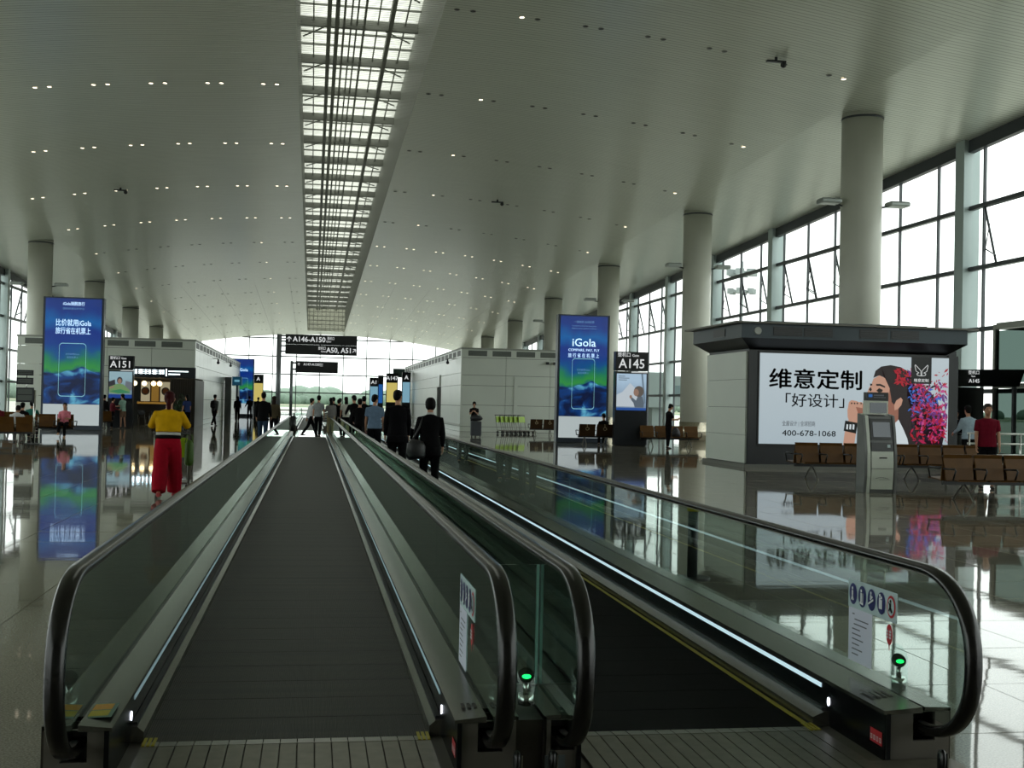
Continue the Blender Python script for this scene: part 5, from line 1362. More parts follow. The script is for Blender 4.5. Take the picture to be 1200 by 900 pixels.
# ------------------------------------------------------------------ green luggage trolleys
LIME = mat('lime_trolley_panel', (142, 176, 24), .45); 
def trolley_parts(t):
    P_ = lambda nm, bm, M: obj(nm, bm, M, t, local=True)
    for sx in (-.27, .27):
        bm = NB(); tube(bm, [(sx, -.42, .12), (sx, .36, .2), (sx, .44, .55), (sx, .5, 1.0)], .016, 6); P_('side_tube', bm, STEEL)
    bm = NB(); tube(bm, [(-.3, .52, 1.02), (.3, .52, 1.02)], .022, 8); P_('handle', bm, BLACK)
    bm = NB(); prism(bm, [(.44, .62), (.50, .95), (.47, .95), (.41, .62)], -.27, .27, 'X'); P_('basket_panel', bm, LIME)
    bm = NB(); box(bm, -.25, .25, -.38, .36, .17, .2); P_('platform', bm, STEEL)
    for sx, sy in ((-.24, .34), (.24, .34), (0, -.4)):
        bm = NB(); cyl(bm, (sx-.02, sy, .08), (sx+.02, sy, .08), .08, 12); P_('wheel', bm, BLACK)
for i, nm in enumerate(('leftmost', 'second from the left', 'third from the left', 'fourth from the left', 'fifth from the left', 'rightmost')):
    t = thing('luggage_trolley', f'lime-green luggage trolley nested against the right pale block, {nm}', 'trolley', (10.55+.27*i, 65.2+.1*i, 0), R(40), 'green luggage trolleys')
    trolley_parts(t)
t = thing('luggage_trolley', 'luggage trolley pushed by the woman in red trousers', 'trolley', (-2.28, 20.95, 0), PI, None)
trolley_parts(t)

# ------------------------------------------------------------------ gate desk and glass vestibule at the right edge
t = thing('gate_screen_sign', 'slanted black gate screen sign hanging over the desk at the right edge, A145', 'sign', (19.6, 33.0, 2.7))
bm = NB(); v0 = [(18.55, 33.0, 2.95), (21.2, 33.0, 3.02), (21.1, 33.15, 2.5), (18.78, 33.15, 2.45)]
A = [bm.verts.new(p) for p in v0]; B = [bm.verts.new((p[0], p[1]+.2, p[2])) for p in v0]
bm.faces.new(A); bm.faces.new(B[::-1])
for i in range(4): bm.faces.new((A[i], B[i], B[(i+1)%4], A[(i+1)%4]))
sg = obj('sign_body', bm, mat('gate_screen_black', (14, 17, 18), .3), t)
text('登机口', .09, (19.5, 33.0-.03, 2.84), LETTER, sg, 'sign_lettering', .004); text('Gate', .05, (19.5, 33.0, 2.75), LETTER, sg, 'sign_lettering', .004); text('A145', .12, (19.55, 33.03, 2.58), LETTER, sg, 'sign_lettering', .012)
for x in (18.95, 21.0):
    bm = NB(); box(bm, x-.05, x+.05, 33.2, 33.3, 0, 2.5); obj('post', bm, MULLION_M, t)
t = thing('gate_desk', 'pale boarding desk under the slanted gate screen sign', 'desk', (19.2, 32.4, 0))
bm = NB(); box(bm, 18.75, 19.35, 32.1, 32.7, 0, 1.02); obj('body', bm, PANEL, t); bm = NB(); box(bm, 18.7, 19.4, 32.05, 32.75, 1.02, 1.07); obj('worktop', bm, CHARCOAL, t)
t = thing('dark_screen', 'dark display wall behind the boarding desk', 'screen', (20.8, 35.6, 0))
bm = NB(); box(bm, 20.25, 21.35, 35.5, 35.7, 1.0, 2.5); obj('panel', bm, BLACK, t); 
for x in (20.3, 21.2): bm = NB(); box(bm, x, x+.1, 35.55, 35.65, 0, 1.0); obj('leg', bm, MULLION_M, t)
t = thing('glass_vestibule', 'steel-framed glass boarding vestibule at the right edge', 'vestibule', (22.1, 32.0, 0))
GLASS_SHADED = glass_mat('shaded_vestibule_glass', (.055, .078, .07), 1.0)  # dim interior and reflections are put into the dark pane colour
FRM = mat('vestibule_frame', (128, 130, 122), .3, .6)
vx0, vx1, vy0, vy1, vz = 21.45, 22.9, 28.6, 35.0, 4.5
for x in (vx0, vx1):
    for y in (vy0, (vy0+vy1)/2, vy1):
        bm = NB(); box(bm, x-.07, x+.07, y-.07, y+.07, 0, vz); obj('post', bm, FRM, t)
for z in (vz-.08, 2.55):
    for x in (vx0, vx1):
        bm = NB(); box(bm, x-.06, x+.06, vy0, vy1, z-.07, z+.07); obj('rail', bm, FRM, t)
    for y in (vy0, vy1):
        bm = NB(); box(bm, vx0, vx1, y-.06, y+.06, z-.07, z+.07); obj('rail', bm, FRM, t)
for x in (vx0, vx1):
    for ya, yb in ((vy0, (vy0+vy1)/2), ((vy0+vy1)/2, vy1)):
        for za, zb in ((.1, 2.45), (2.65, vz-.2)):
            bm = NB(); quad(bm, [(x, ya+.07, za), (x, yb-.07, za), (x, yb-.07, zb), (x, ya+.07, zb)]); obj('pane', bm, GLASS_SHADED, t)
for za, zb in ((.1, 2.45), (2.65, vz-.2)):
    bm = NB(); quad(bm, [(vx0+.07, vy0, za), (vx1-.07, vy0, za), (vx1-.07, vy0, zb), (vx0+.07, vy0, zb)]); obj('pane', bm, GLASS_SHADED, t)
bm = NB(); box(bm, vx0, vx1, vy0, vy1, vz, vz+.06); obj('roof_plate', bm, FRM, t)
t = thing('guard_rail', 'three-bar white steel guard rail behind the man in the dark red shirt', 'railing', (18.9, 29.5, 0))
for z in (.55, .85, 1.12): bm = NB(); tube(bm, [(17.35, 29.6, z), (20.4, 29.6, z)], .028, 8); obj('bar', bm, mat('rail_white', (206, 208, 202), .3, .3), t)
for x in (17.4, 18.9, 20.35): bm = NB(); tube(bm, [(x, 29.6, 0), (x, 29.6, 1.14)], .03, 8); obj('post', bm, CHROME, t)

# ------------------------------------------------------------------ people
CLOTH = {}
def cloth(c, rough=.8):
    if max(c) < 64: c = tuple(int(v*.42) for v in c)      # black cloth is darker than it looks in daylight
    k = 'cloth_%d_%d_%d' % c
    return mat(k, c, rough, spec=.08, noise=.1, nscale=14, bump=.25, bscale=60)
def person(label, x, y, rz, h=1.7, z0=0., legs=((4, 4), (-4, 4)), arms=((6, 10, 10), (6, 10, 10)), lean=2., head=(0, 0), seat=None,
           shirt=(40, 40, 46), sleeve=1., hem=.0, trousers=(34, 36, 46), shorts=False, wide=0., hair=(6, 5, 5), hairstyle='short', skin=None,
           girth=1., fine=False, belt=None, shoe=(24, 22, 22), collar=None, cross=False, waist_bare=0.):
    """legs: (hip swing, knee bend) in degrees per side (left, right); arms: (swing forward, lift sideways, elbow bend)"""
    t = thing('person', label, 'person', (x, y, z0), rz)
    k = h/1.775; vox = .009 if fine else .015
    SKN = SKIN if skin is None else mat('skin_%d_%d_%d' % skin, skin, .55)
    V = Vector
    rx = Matrix.Rotation(R(-lean), 3, 'X')            # leaning forward tips +Z towards +Y
    def sp(px, py, pz): return rx @ V((px, py, pz))    # relative to the pelvis
    # legs first, to find the pelvis height
    TH, SHK = .44, .43
    J = []
    for s, (a, b) in zip((-1, 1), legs):
        hip = V((s*.092, 0, -.03))
        a_, b_ = R(a), R(a-b)
        inw = .0
        kx = s*.105 if not cross else s*.09
        knee = hip+V((kx-s*.092, math.sin(a_)*TH, -math.cos(a_)*TH))
        ax = kx if not (cross and s > 0) else -.06
        ank = knee+V((ax-kx, math.sin(b_)*SHK, -math.cos(b_)*SHK))
        J.append((hip, knee, ank))
    low = min(j[2].z for j in J)-.075
    pel = V((0, 0, -low)) if seat is None else V((0, 0, seat/k+.1))
    J = [tuple(p+pel for p in j) for j in J]
    T = lambda px, py, pz: pel+sp(px, py, pz)
    g = girth
    tor = [(-.09, .150, .105), (-.02, .168, .118), (.08, .155, .110), (.2, .142, .104), (.32, .162, .115), (.42, .178, .112), (.49, .168, .095), (.535, .105, .075), (.565, .06, .058)]
    # ---- body: one continuous skin surface
    def limb(bm, pts, rad, n=10, cap=True):
        loft(bm, [(p, r if not isinstance(r, tuple) else r[0], r if not isinstance(r, tuple) else r[1]) for p, r in zip(pts, rad)], n)
    bm = NB()
    loft(bm, [(T(0, .0, z), a*.86*g, b*.82*g) for z, a, b in tor[:7]] + [(T(0, 0, .535), .09, .065), (T(0, .005, .58), .056, .056), (T(0, .02, .67), .054, .056)], 14)
    hc = T(0, .03, .66)
    yaw, pit = R(head[0]), R(head[1])
    hm = Matrix.Rotation(yaw, 3, 'Z') @ Matrix.Rotation(-pit+R(-lean)*.3, 3, 'X')
    HP = lambda px, py, pz: hc+hm @ V((px, py, pz))
    hs = [(-.035, .038, .042, .045), (-.01, .055, .064, .025), (.035, .068, .085, .008), (.085, .076, .097, .0), (.13, .078, .1, -.002), (.165, .070, .09, -.006), (.19, .052, .068, -.01), (.205, .022, .03, -.012)]
    loft(bm, [(HP(0, o, z), a, b) for z, a, b, o in hs], 14)
    loft(bm, [(HP(0, .088, .105), .009, .008), (HP(0, .102, .075), .014, .013), (HP(0, .104, .06), .017, .014), (HP(0, .086, .048), .012, .008)], 8)      # nose
    for s in (-1, 1): loft(bm, [(HP(s*.074, -.012, .105), .008, .018), (HP(s*.085, -.018, .085), .01, .02), (HP(s*.077, -.01, .045), .007, .012)], 8, V((0, 1, 0)))   # ears
    AJ = []
    for s, (sw, ab, el) in zip((-1, 1), arms):
        sh = T(s*.178*(.6+.4*g), -.005, .465)
        a_, b_ = R(sw+lean*.0), R(ab)
        d = V((s*math.sin(b_)*math.cos(a_*.5), math.sin(a_), -math.cos(a_)*math.cos(b_))).normalized()
        elb = sh+d*.285
        e_ = R(sw+el)
        inward = -s*min(.55, max(0, el-25)/140)
        d2 = V((inward+s*math.sin(b_)*.25, math.sin(e_), -math.cos(e_))).normalized()
        wr = elb+d2*.25
        AJ.append((sh, elb, wr, d2, s))
        limb(bm, [T(s*.12, 0, .48), sh, sh+(elb-sh)*.35, elb, elb+(wr-elb)*.3, wr], [.05, .052, .047, .038, .038, .026])
        # hand: palm, four unequal curled fingers, a thumb from the palm's side
        side = V((1, 0, 0)) if abs(d2.x) < .8 else V((0, 1, 0))
        f, u, v = frame(d2, V((0, 1, 0)) if abs(d2.y) < .7 else V((0, 0, 1)))
        loft(bm, [(wr, .022, .02), (wr+f*.03, .038, .018), (wr+f*.085, .041, .016), (wr+f*.095, .036, .014)], 10, u)
        curl = -v*s
        for q, L in zip((-.03, -.01, .01, .03), (.062, .075, .08, .07)):
            b0 = wr+f*.085+u*q*1.05
            p1 = b0+f*L*.5+curl*.006; p2 = b0+f*L*.85+curl*.026; p3 = b0+f*L*.95+curl*.042
            loft(bm, [(b0, .0092, .0092), (p1, .009, .009), (p2, .008, .008), (p3, .0065, .0065)], 6)
        b0 = wr+f*.03+u*.034
        loft(bm, [(b0, .011, .011), (b0+u*.022+f*.03+curl*.012, .0105, .0105), (b0+u*.024+f*.058+curl*.026, .008, .008)], 6)
    for (hip, knee, ank), s in zip(J, (-1, 1)):
        limb(bm, [hip+V((0, 0, .06)), hip+(knee-hip)*.3, knee, knee+(ank-knee)*.3, ank], [.075*g, .07*g, .05, .047, .034])
        loft(bm, [(ank+V((0, -.02, .02)), .032, .036), (ank+V((0, .02, -.045)), .034, .05), (ank+V((0, .12, -.06)), .03, .02)], 8)
    bmesh.ops.scale(bm, vec=(k, k, k), verts=bm.verts)
    obj('body', remesh(bm, vox, SKN, 2), None, t, local=True)
    def part(nm, bm, M, voxel=None, sm=3):
        bmesh.ops.scale(bm, vec=(k, k, k), verts=bm.verts)
        return obj(nm, remesh(bm, voxel, M, sm) if voxel else mesh(nm, bm, M), None, t, local=True)
    # ---- shirt or jacket with sleeves
    bm = NB(); ease = .018
    zs = [(-.06-hem, .172+.02*(hem > .1), .125)] if not waist_bare else [(waist_bare, .158, .118)]
    zs += [q for q in tor if q[0] > zs[0][0]+.03 and q[0] < .55]
    if hem > .08: zs.insert(1, (-.06, .176, .128))
    loft(bm, [(T(0, 0, z), (a+ease)*g, (b+ease)*g) for z, a, b in zs] + [(T(0, .004, .562), .066, .066)], 16)
    for sh, elb, wr, d2, s in AJ:
        pts = [T(s*.1, 0, .475), sh, sh+(elb-sh)*.4, elb]; rad = [.062*g, .073*g, .064*g, .053*g]
        if sleeve > .9: pts += [elb+(wr-elb)*.5, wr-(wr-elb)*.06]; rad += [.048, .039]
        elif sleeve < .6: pts = [T(s*.1, 0, .475), sh, sh+(elb-sh)*.4, sh+(elb-sh)*.7]; rad[-1] = .06*g
        limb(bm, pts, rad, 12)
    part('jacket' if hem > .08 else 'shirt', bm, cloth(shirt), .012 if fine else .018)
    if collar:
        bm = NB(); loft(bm, [(T(0, .004, .55), .074, .072), (T(0, .01, .595), .064, .064)], 14); part('collar', bm, cloth(collar))
    # ---- trousers
    bm = NB()
    loft(bm, [(T(0, 0, -.11), .13*g, .11*g), (T(0, 0, -.03), .176*g, .13*g), (T(0, 0, .05), .168*g, .125*g), (T(0, 0, .09), .16*g, .12*g)], 14)
    for (hip, knee, ank), s in zip(J, (-1, 1)):
        w = wide
        if shorts: limb(bm, [hip+V((0,0,.06)), hip+(knee-hip)*.25, hip+(knee-hip)*.8], [.098*g, .098*g, .085*g], 12)
        else: limb(bm, [hip+V((0,0,.06)), hip+(knee-hip)*.25, knee, knee+(ank-knee)*.35, ank+(knee-ank)*.03], [.098*g, .098*g+w*.3, .074*g+w*.6, .068*g+w*.9, .058+w], 12)
    part('shorts' if shorts else 'trousers', bm, cloth(trousers), .012 if fine else .018)
    if belt:
        bm = NB(); loft(bm, [(T(0, 0, .055), .182*g, .14*g), (T(0, 0, .115), .174*g, .135*g)], 18); part('belt', bm, cloth(belt))
        if waist_bare:
            bm = NB(); loft(bm, [(T(0, 0, .112), .171*g, .131*g), (T(0, 0, .16), .168*g, .13*g)], 18); part('vest_hem', bm, cloth((190, 190, 184)))
    # ---- shoes
    for (hip, knee, ank), s in zip(J, (-1, 1)):
        bm = NB(); lo_ = ank.z-.07
        loft(bm, [(ank+V((0, -.065, -.03)), .026, .035), (ank+V((0, -.03, -.03)), .042, .045), (ank+V((0, .06, -.045)), .046, .032), (ank+V((0, .13, -.053)), .044, .022), (ank+V((0, .175, -.057)), .024, .013)], 10)
        part('shoe', bm, mat('shoe_%d_%d_%d' % shoe, shoe, .45))
    # ---- hair
    HM = mat('hair_%d_%d_%d' % hair, hair, .6, spec=.12)
    bm = NB()
    ring = [(.0, .040, .03, -.066), (.03, .070, .056, -.054), (.075, .088, .088, -.032), (.125, .093, .108, -.018), (.168, .089, .108, -.014), (.2, .070, .088, -.016), (.222, .034, .042, -.016)]
    if hairstyle == 'bob': ring = [(-.012, .06, .045, -.055), (.03, .092, .08, -.042), (.08, .099, .098, -.03), (.13, .099, .112, -.018)] + ring[4:]
    loft(bm, [(HP(0, o, z), a, b) for z, a, b, o in ring], 14)
    if hairstyle in ('short', 'bob'): loft(bm, [(HP(-.055, .078, .165), .012, .012), (HP(0, .092, .168), .02, .014), (HP(.055, .078, .165), .012, .012)], 8, V((0, 1, 0)))
    if hairstyle == 'long': loft(bm, [(HP(0, -.06, .12), .075, .04), (HP(0, -.09, .0), .085, .035), (HP(0, -.105, -.12), .085, .03), (HP(0, -.1, -.22), .06, .02)], 10)
    if hairstyle == 'tail': loft(bm, [(HP(0, -.09, .08), .035, .03), (HP(0, -.115, .0), .045, .035), (HP(0, -.11, -.1), .035, .03), (HP(.01, -.1, -.15), .015, .015)], 10)
    part('hair', bm, HM, .011 if fine else .014, 2)
    for s in (-1, 1):
        bm = NB(); ball(bm, HP(s*.032, .09, .1), .0085, 8, (1.3, .6, .7)); part('eye', bm, EYE_M)
    bm = NB(); loft(bm, [(HP(-.024, .083, .018), .002, .003), (HP(0, .09, .017), .004, .005), (HP(.024, .083, .018), .002, .003)], 6, V((0, 0, 1))); part('mouth', bm, mat('lips', (130, 70, 64), .5))
    t['_k'] = k
    W_ = Matrix.Translation((x, y, z0)) @ Matrix.Rotation(rz, 4, 'Z')
    t_hands = [W_ @ (a[2]*k+a[3]*.08*k) for a in AJ]
    t_back = W_ @ (T(0, -.15, .3)*k)
    return t, t_hands, t_back, W_, T, k

def hand_bag(name, label, cat, c, w, d, h, M, strap=None, rz=0.):
    """a soft bag hanging below point c"""
    t = thing(name, label, cat, (c[0], c[1], c[2]-h), rz)
    bm = NB()
    loft(bm, [((0, 0, 0), w*.42, d*.4), ((0, 0, h*.08), w*.5, d*.5), ((0, 0, h*.5), w*.52, d*.5), ((0, 0, h*.8), w*.42, d*.36), ((0, 0, h*.92), w*.3, d*.18)], 14)
    obj('bag_body', bm, M, t, local=True)
    bm = NB(); tube(bm, [(-w*.25, 0, h*.85), (-w*.1, 0, h*1.02), (w*.1, 0, h*1.02), (w*.25, 0, h*.85)], .012, 6); obj('handle', bm, M, t, local=True)
    return t
def backpack(label, W_, T, k, M, side=0.):
    t = thing('backpack', label, 'backpack', W_ @ (T(side, -.2, .12)*k), 0); t.rotation_euler = W_.to_euler()
    bm = NB(); loft(bm, [((0, 0, 0), .13, .07), ((0, 0, .06), .16, .09), ((0, 0, .26), .155, .085), ((0, .01, .38), .12, .06), ((0, .02, .42), .06, .03)], 12); obj('bag_body', bm, M, t, local=True)
    bm = NB(); loft(bm, [((0, -.09, .05), .1, .03), ((0, -.095, .18), .1, .03)], 10); obj('front_pocket', bm, M, t, local=True)
    for s in (-1, 1): bm = NB(); tube(bm, [(s*.1, .05, .38), (s*.12, .12, .4), (s*.13, .1, .15)], .015, 6); obj('strap', bm, M, t, local=True)
    return t

BLK = (20, 21, 26)
# --- beside and on the near walkways
person('woman in yellow top and wide red trousers pushing a trolley, dark red hair tied back', -2.28, 19.95, 0, 1.66, legs=((-14, 8), (14, 6)), arms=((34, 26, 66), (34, 26, 66)), lean=4, shirt=(190, 146, 12), sleeve=.7, waist_bare=.17, trousers=(150, 14, 34), wide=.06, hair=(52, 6, 9), hairstyle='tail', belt=(22, 22, 24), girth=1.22, fine=True, shoe=(170, 60, 60))
bm = NB(); t = thing('tote_bag', 'green bag hanging on the trolley of the woman in red trousers', 'bag', (-1.98, 20.3, .5))
loft(bm, [((-1.98, 20.3, .5), .05, .06), ((-1.98, 20.3, .56), .075, .08), ((-1.98, 20.3, .85), .07, .06), ((-1.98, 20.3, .92), .03, .03)], 12); obj('bag_body', bm, mat('green_bag', (60, 92, 20), .6), t)
bm = NB(); tube(bm, [(-2.05, 20.3, .88), (-2.02, 20.38, 1.0), (-1.95, 20.38, 1.0), (-1.92, 20.3, .88)], .01, 6); obj('handle', bm, MATS['green_bag'], t)
_, hands, _, W_, T_, k_ = person('tall man in black jacket on the black belt, head turned right, second in the queue', 1.74, 24.6, 0, 1.80, legs=((8, 4), (-8, 8)), arms=((4, 9, 8), (6, 8, 12)), head=(-38, 0), shirt=(18, 19, 25), hem=.14, trousers=(30, 30, 34), fine=True, girth=1.12)
hand_bag('plastic_bag', 'white plastic bag in the hand of the tall man in the black jacket', 'bag', hands[1], .26, .16, .36, mat('white_plastic_bag', (186, 188, 192), .4))
_, hands, _, W_, T_, k_ = person('short-haired person in black clothes standing nearest on the black belt', 2.0, 20.4, 0, 1.64, legs=((4, 3), (-2, 3)), arms=((4, 14, 14), (8, 12, 12)), shirt=(17, 18, 23), hem=.16, trousers=(18, 18, 22), hairstyle='bob', hair=(4, 4, 4), fine=True, girth=1.05, collar=(180, 180, 178))
t = thing('shoulder_bag', 'black shoulder bag on the left hip of the nearest person in black', 'bag', (1.78, 20.28, .72))
bm = NB(); loft(bm, [((1.76, 20.26, .66), .13, .07), ((1.75, 20.26, .72), .17, .09), ((1.76, 20.26, .9), .16, .08), ((1.78, 20.27, .98), .1, .05)], 12); obj('bag_body', bm, mat('black_bag', (15, 15, 18), .5), t)
bm = NB(); tube(bm, [(1.68, 20.28, .95), (1.80, 20.24, 1.2), (1.86, 20.36, 1.36), (1.86, 20.46, 1.2)], .014, 6); obj('strap', bm, MATS['black_bag'], t)
person('man in light blue shirt on the black belt, head turned right', 1.66, 32.2, 0, 1.74, legs=((5, 4), (-5, 4)), arms=((10, 8, 14), (4, 9, 12)), head=(-45, 4), shirt=(96, 116, 138), sleeve=.5, trousers=(40, 42, 50), girth=1.1)
person('dark-haired person in black top on the black belt, before the man in light blue', 1.5, 38.3, 0, 1.64, shirt=(24, 24, 28), trousers=(40, 40, 44), arms=((20, 10, 40), (20, 10, 40)))
person('man in dark jacket leaning on the handrail, left of two far along the black belt', 1.55, 44.6, .1, 1.78, lean=10, arms=((30, 20, 40), (10, 10, 10)), shirt=(22, 22, 28), trousers=(28, 28, 34), head=(30, 10))
person('man in dark jacket with bowed head, right of two far along the black belt', 1.98, 46.5, 0, 1.76, lean=8, shirt=(26, 26, 32), trousers=(26, 26, 30), arms=((30, 10, 50), (30, 10, 50)))
t = thing('suitcase', 'maroon suitcase standing on the black belt behind the people in black', 'suitcase', (1.75, 41.5, .006))
bm = NB(); box(bm, 1.55, 1.95, 41.4, 41.65, .06, .62); obj('shell', bm, mat('maroon_suitcase', (70, 22, 30), .4), t, bevel=.03)
for a in (1.6, 1.9):
    bm = NB(); cyl(bm, (a-.02, 41.5, .04), (a+.02, 41.5, .04), .034, 8); obj('wheel', bm, BLACK, t)
bm = NB(); tube(bm, [(1.66, 41.45, .6), (1.66, 41.42, .95), (1.84, 41.42, .95), (1.84, 41.45, .6)], .012, 6); obj('pull_handle', bm, STEEL, t)
t = thing('carton', 'pale carton on the maroon suitcase on the black belt', 'box', (1.75, 41.5, .62))
bm = NB(); box(bm, 1.58, 1.92, 41.42, 41.66, .622, .82); obj('box', bm, mat('carton_pale', (150, 140, 128), .7), t); bm = NB(); box(bm, 1.73, 1.77, 41.418, 41.662, .62, .822); obj('tape', bm, WHITE_PRINT, t)
# --- on the landing
person('man in white shirt striding across the landing', -.05, 53.6, R(-70), 1.70, legs=((26, 8), (-24, 14)), arms=((-18, 6, 10), (18, 6, 14)), shirt=(200, 204, 206), trousers=(30, 32, 42))
person('man in grey shirt walking away on the landing, beside the white-shirted strider', .28, 52.6, R(-10), 1.78, legs=((14, 6), (-12, 12)), arms=((-8, 8, 8), (8, 8, 10)), shirt=(140, 144, 146), sleeve=.5, trousers=(26, 28, 36))
person('woman in beige trousers with a striped jacket over her arm on the landing', .82, 53.0, R(10), 1.68, legs=((6, 4), (-6, 5)), arms=((30, 10, 70), (6, 8, 8)), shirt=(120, 118, 116), trousers=(170, 156, 124), hairstyle='long')
t = thing('striped_jacket', 'black and white striped jacket carried by the woman in beige trousers', 'jacket', (.64, 53.1, .75))
bm = NB(); loft(bm, [((.6, 53.0, .68), .17, .06), ((.62, 53.05, .82), .19, .1), ((.68, 53.1, 1.0), .16, .09), ((.72, 53.12, 1.08), .08, .06)], 14)
def stripes():
    M = mat('striped_cloth', (200, 200, 196), .8); nt = M.node_tree; b = nt.nodes['Principled BSDF']
    tc = nt.nodes.new('ShaderNodeTexCoord'); wv = nt.nodes.new('ShaderNodeTexWave'); wv.bands_direction = 'Z'; wv.inputs['Scale'].default_value = 4.5; wv.inputs['Distortion'].default_value = .6
    r = nt.nodes.new('ShaderNodeValToRGB'); r.color_ramp.interpolation = 'CONSTANT'; r.color_ramp.elements[0].color = (*lin((30, 30, 32)), 1); r.color_ramp.elements[1].color = (*lin((205, 205, 200)), 1); r.color_ramp.elements[1].position = .5
    nt.links.new(tc.outputs['Object'], wv.inputs[0]); nt.links.new(wv.outputs['Fac'], r.inputs[0]); nt.links.new(r.outputs[0], b.inputs['Base Color']); return M
obj('cloth', bm, stripes(), t)
person('dark-clothed person behind the striped-jacket woman on the landing, taller one', 1.0, 57.5, 0, 1.72, shirt=(30, 30, 36), trousers=(30, 30, 34))
person('dark-clothed person in a cap behind the white-topped woman on the landing', 1.35, 59.5, 0, 1.68, shirt=(22, 22, 26), trousers=(24, 24, 30))
person('dark-clothed shorter person between the striped-jacket woman and the white-topped woman', 1.2, 55.2, 0, 1.62, shirt=(36, 30, 30), trousers=(34, 34, 40))
person('woman with long hair in white top at the end of the black belt', 1.5, 53.9, R(8), 1.74, legs=((8, 5), (-8, 6)), shirt=(196, 196, 186), sleeve=.5, trousers=(44, 44, 52), hairstyle='long', hair=(20, 10, 9))
# --- left concourse
person('man in dark jacket and blue jeans walking away left of the empty belt', -1.75, 44.4, R(-4), 1.80, legs=((10, 5), (-10, 8)), shirt=(24, 24, 30), hem=.1, trousers=(48, 66, 88), arms=((8, 12, 20), (10, 12, 24)), girth=1.12)
person('woman in olive top beside the man in blue jeans', -1.5, 48.6, R(-6), 1.70, legs=((14, 4), (-12, 10)), shirt=(72, 64, 48), trousers=(30, 30, 34), hairstyle='long', hair=(28, 15, 11))
_, hands, _, W_, T_, k_ = person('man in grey shirt with a black backpack walking past the left pale block', -5.6, 71.4, R(-25), 1.82, legs=((26, 6), (-26, 10)), shirt=(120, 124, 120), trousers=(24, 25, 30), arms=((14, 8, 14), (-14, 8, 8)))
backpack('black backpack on the man walking past the left pale block', W_, T_, k_, mat('black_backpack', (18, 18, 20), .6))
person('person in black by the far end of the left pale block', -5.3, 88, 0, 1.72, shirt=(24, 22, 24), trousers=(26, 26, 30), head=(30, 0), hairstyle='long')
person('person in dark clothes with pale bag before the distant blue poster, left of two', -4.9, 97, R(30), 1.76, shirt=(22, 22, 26), trousers=(24, 24, 28), arms=((20, 10, 30), (10, 10, 20)))
person('person in dark olive before the distant blue poster, right of two', -4.2, 95, R(-30), 1.70, shirt=(60, 56, 48), trousers=(28, 28, 32), lean=8, arms=((30, 10, 50), (30, 10, 50)))
person('woman in blue top with dark hair beside the brown corner screen', -6.25, 62.5, R(40), 1.70, shirt=(46, 60, 104), sleeve=.5, trousers=(22, 24, 34), hairstyle='long')
person('woman in mint top standing before the A151 totem', -9.35, 62.3, R(60), 1.66, shirt=(150, 186, 172), sleeve=.5, trousers=(120, 96, 80), shorts=True, hairstyle='tail', arms=((20, 8, 70), (20, 8, 70)))
person('child-height person in dark red before the A151 totem', -9.82, 62.0, R(-60), 1.48, shirt=(92, 30, 40), trousers=(40, 40, 48), arms=((20, 8, 60), (20, 8, 60)))
person('dark-clothed person with grey trousers left of the child-height person at A151', -10.3, 62.5, R(-20), 1.60, shirt=(60, 56, 58), trousers=(90, 90, 92))
SIT = ((86, 88), (86, 88))
person('slumped person in white shirt on the far left seat row', -9.65, 41.55, 0, 1.72, seat=.42, legs=SIT, lean=34, shirt=(196, 198, 200), sleeve=.5, trousers=(150, 152, 152), arms=((50, 10, 30), (50, 10, 30)), head=(0, 20))
person('person in dark red top at the far left edge seats', -10.95, 44.6, R(20), 1.68, seat=.42, legs=SIT, shirt=(96, 28, 36), trousers=(36, 36, 42), arms=((40, 8, 40), (40, 8, 40)), z0=0)
person('person with black hair seated beside the person in dark red', -10.35, 45.6, R(-10), 1.62, seat=.42, legs=SIT, shirt=(44, 40, 44), trousers=(36, 36, 42), arms=((40, 8, 40), (40, 8, 40)))
bench('row of brown seats under the dark red and black-haired people at the left edge', -11.7, 45.0, 3, pitch=.66, face=1)
person('person in teal shirt seated before the tall left blue poster, seen from behind', -10.6, 48.3, 0, 1.72, seat=.42, legs=SIT, lean=-4, shirt=(46, 106, 94), sleeve=.5, trousers=(40, 42, 50), arms=((40, 10, 40), (40, 10, 40)))
person('woman in pink top seated with crossed legs before the tall left blue poster', -9.35, 48.0, PI, 1.62, seat=.42, legs=((84, 80), (94, 66)), lean=-6, shirt=(206, 120, 134), sleeve=.7, trousers=(22, 22, 26), arms=((30, 8, 60), (30, 8, 60)), hairstyle='long', shoe=(200, 160, 130))
# --- right concourse
person('person with dark hair seated on the right wheelchair-symbol seat before the blue poster', 12.2, 49.3, 0, 1.66, seat=.42, legs=SIT, lean=-2, shirt=(40, 36, 38), trousers=(40, 40, 46), arms=((40, 10, 40), (40, 12, 40)), head=(30, 10))
person('woman in dark print top looking at her phone before the right pale block', 7.87, 58.3, R(168), 1.66, legs=((3, 3), (-3, 3)), shirt=(58, 48, 46), sleeve=.5, trousers=(40, 44, 52), arms=((24, 6, 96), (24, 6, 96)), head=(0, 18), hairstyle='bob')
t = thing('suitcase', 'dark grey suitcase with a bag on top before the woman with the phone', 'suitcase', (7.85, 57.5, 0))
bm = NB(); box(bm, 7.6, 8.12, 57.35, 57.65, .07, .78); obj('shell', bm, mat('dark_suitcase', (66, 70, 76), .45), t, bevel=.04)
bm = NB(); tube(bm, [(7.7, 57.6, .76), (7.7, 57.64, 1.0), (8.0, 57.64, 1.0), (8.0, 57.6, .76)], .012, 6); obj('pull_handle', bm, STEEL, t)
for a in (7.66, 8.06):
    bm = NB(); cyl(bm, (a-.02, 57.5, .04), (a+.02, 57.5, .04), .04, 8); obj('wheel', bm, BLACK, t)
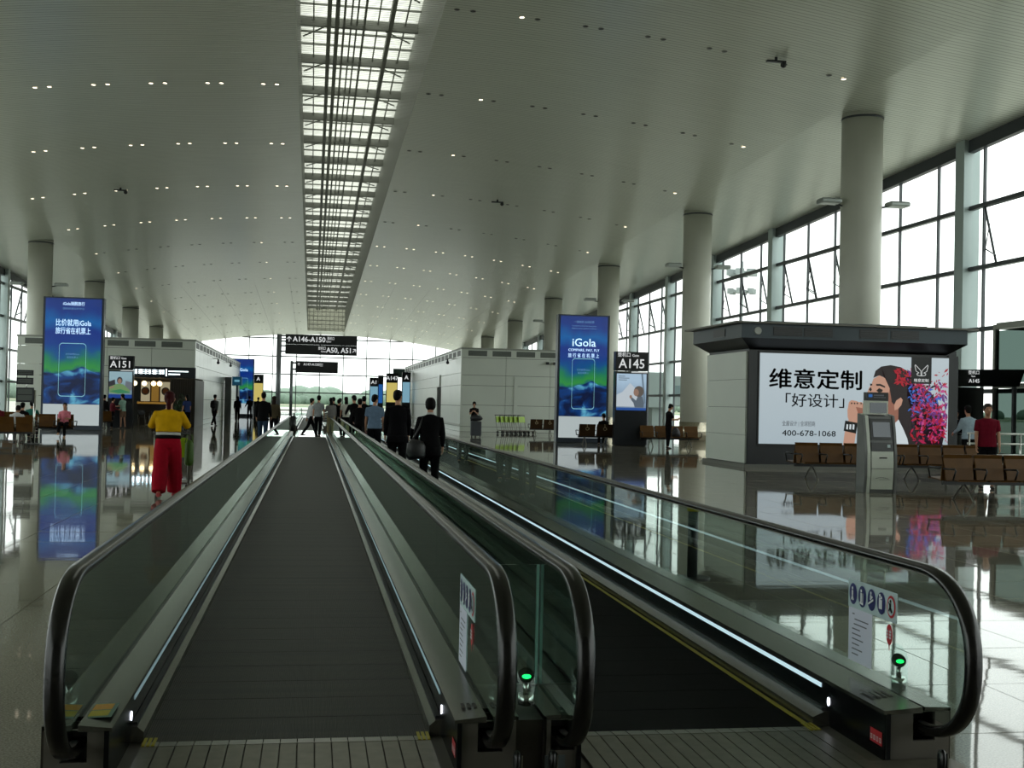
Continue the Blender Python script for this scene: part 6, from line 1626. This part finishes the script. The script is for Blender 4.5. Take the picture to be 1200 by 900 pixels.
t = thing('travel_bag', 'black soft bag lying on the dark grey suitcase', 'bag', (7.85, 57.45, .78))
bm = NB(); loft(bm, [((7.57, 57.48, .92), .05, .06), ((7.68, 57.46, .93), .13, .13), ((7.9, 57.46, .94), .145, .14), ((8.08, 57.48, .92), .12, .12), ((8.17, 57.48, .9), .04, .05)], 12, Vector((0, 0, 1))); obj('bag_body', bm, mat('black_soft_bag', (30, 30, 36), .6), t)
bm = NB(); tube(bm, [(7.72, 57.45, 1.06), (7.8, 57.45, 1.14), (7.98, 57.45, 1.14), (8.05, 57.45, 1.06)], .012, 6); obj('handle', bm, MATS['black_soft_bag'], t)
_, hands, _, W_, T_, k_ = person('man in dark tee standing sideways with a phone right of the A145 totem', 14.1, 46.2, R(-80), 1.72, legs=((3, 3), (-3, 4)), shirt=(36, 32, 38), sleeve=.5, trousers=(24, 25, 32), arms=((22, 6, 70), (26, 6, 74)), head=(0, 24))
t = thing('daypack', 'dark daypack sitting on the seat row right of the A145 totem', 'backpack', (15.0, 48.05, .43))
bm = NB(); loft(bm, [((15.0, 48.05, .43), .17, .1), ((15.0, 48.05, .5), .19, .12), ((15.0, 48.1, .68), .16, .1), ((15.0, 48.15, .8), .08, .06)], 12); obj('bag_body', bm, mat('dark_daypack', (24, 24, 30), .6), t)
bm = NB(); loft(bm, [((15.0, 47.93, .48), .1, .03), ((15.0, 47.95, .62), .1, .03)], 10); obj('front_pocket', bm, MATS['dark_daypack'], t)
person('man in pale blue shirt seen from behind at the boarding desk', 18.2, 31.0, R(6), 1.80, legs=((3, 3), (-3, 3)), shirt=(150, 168, 180), trousers=(30, 32, 40), arms=((24, 10, 40), (24, 10, 40)), girth=1.1)
person('person in dark uniform with black hair behind the boarding desk', 19.3, 33.6, R(160), 1.70, shirt=(50, 50, 58), trousers=(24, 25, 32), hairstyle='bob')
person('man in dark red polo shirt facing the camera behind the nearest seat row', 14.65, 24.2, R(160), 1.80, legs=((4, 3), (-4, 4)), shirt=(104, 18, 36), sleeve=.5, trousers=(24, 26, 34), arms=((2, 9, 10), (6, 9, 14)), girth=1.12, hair=(60, 54, 50), fine=True)
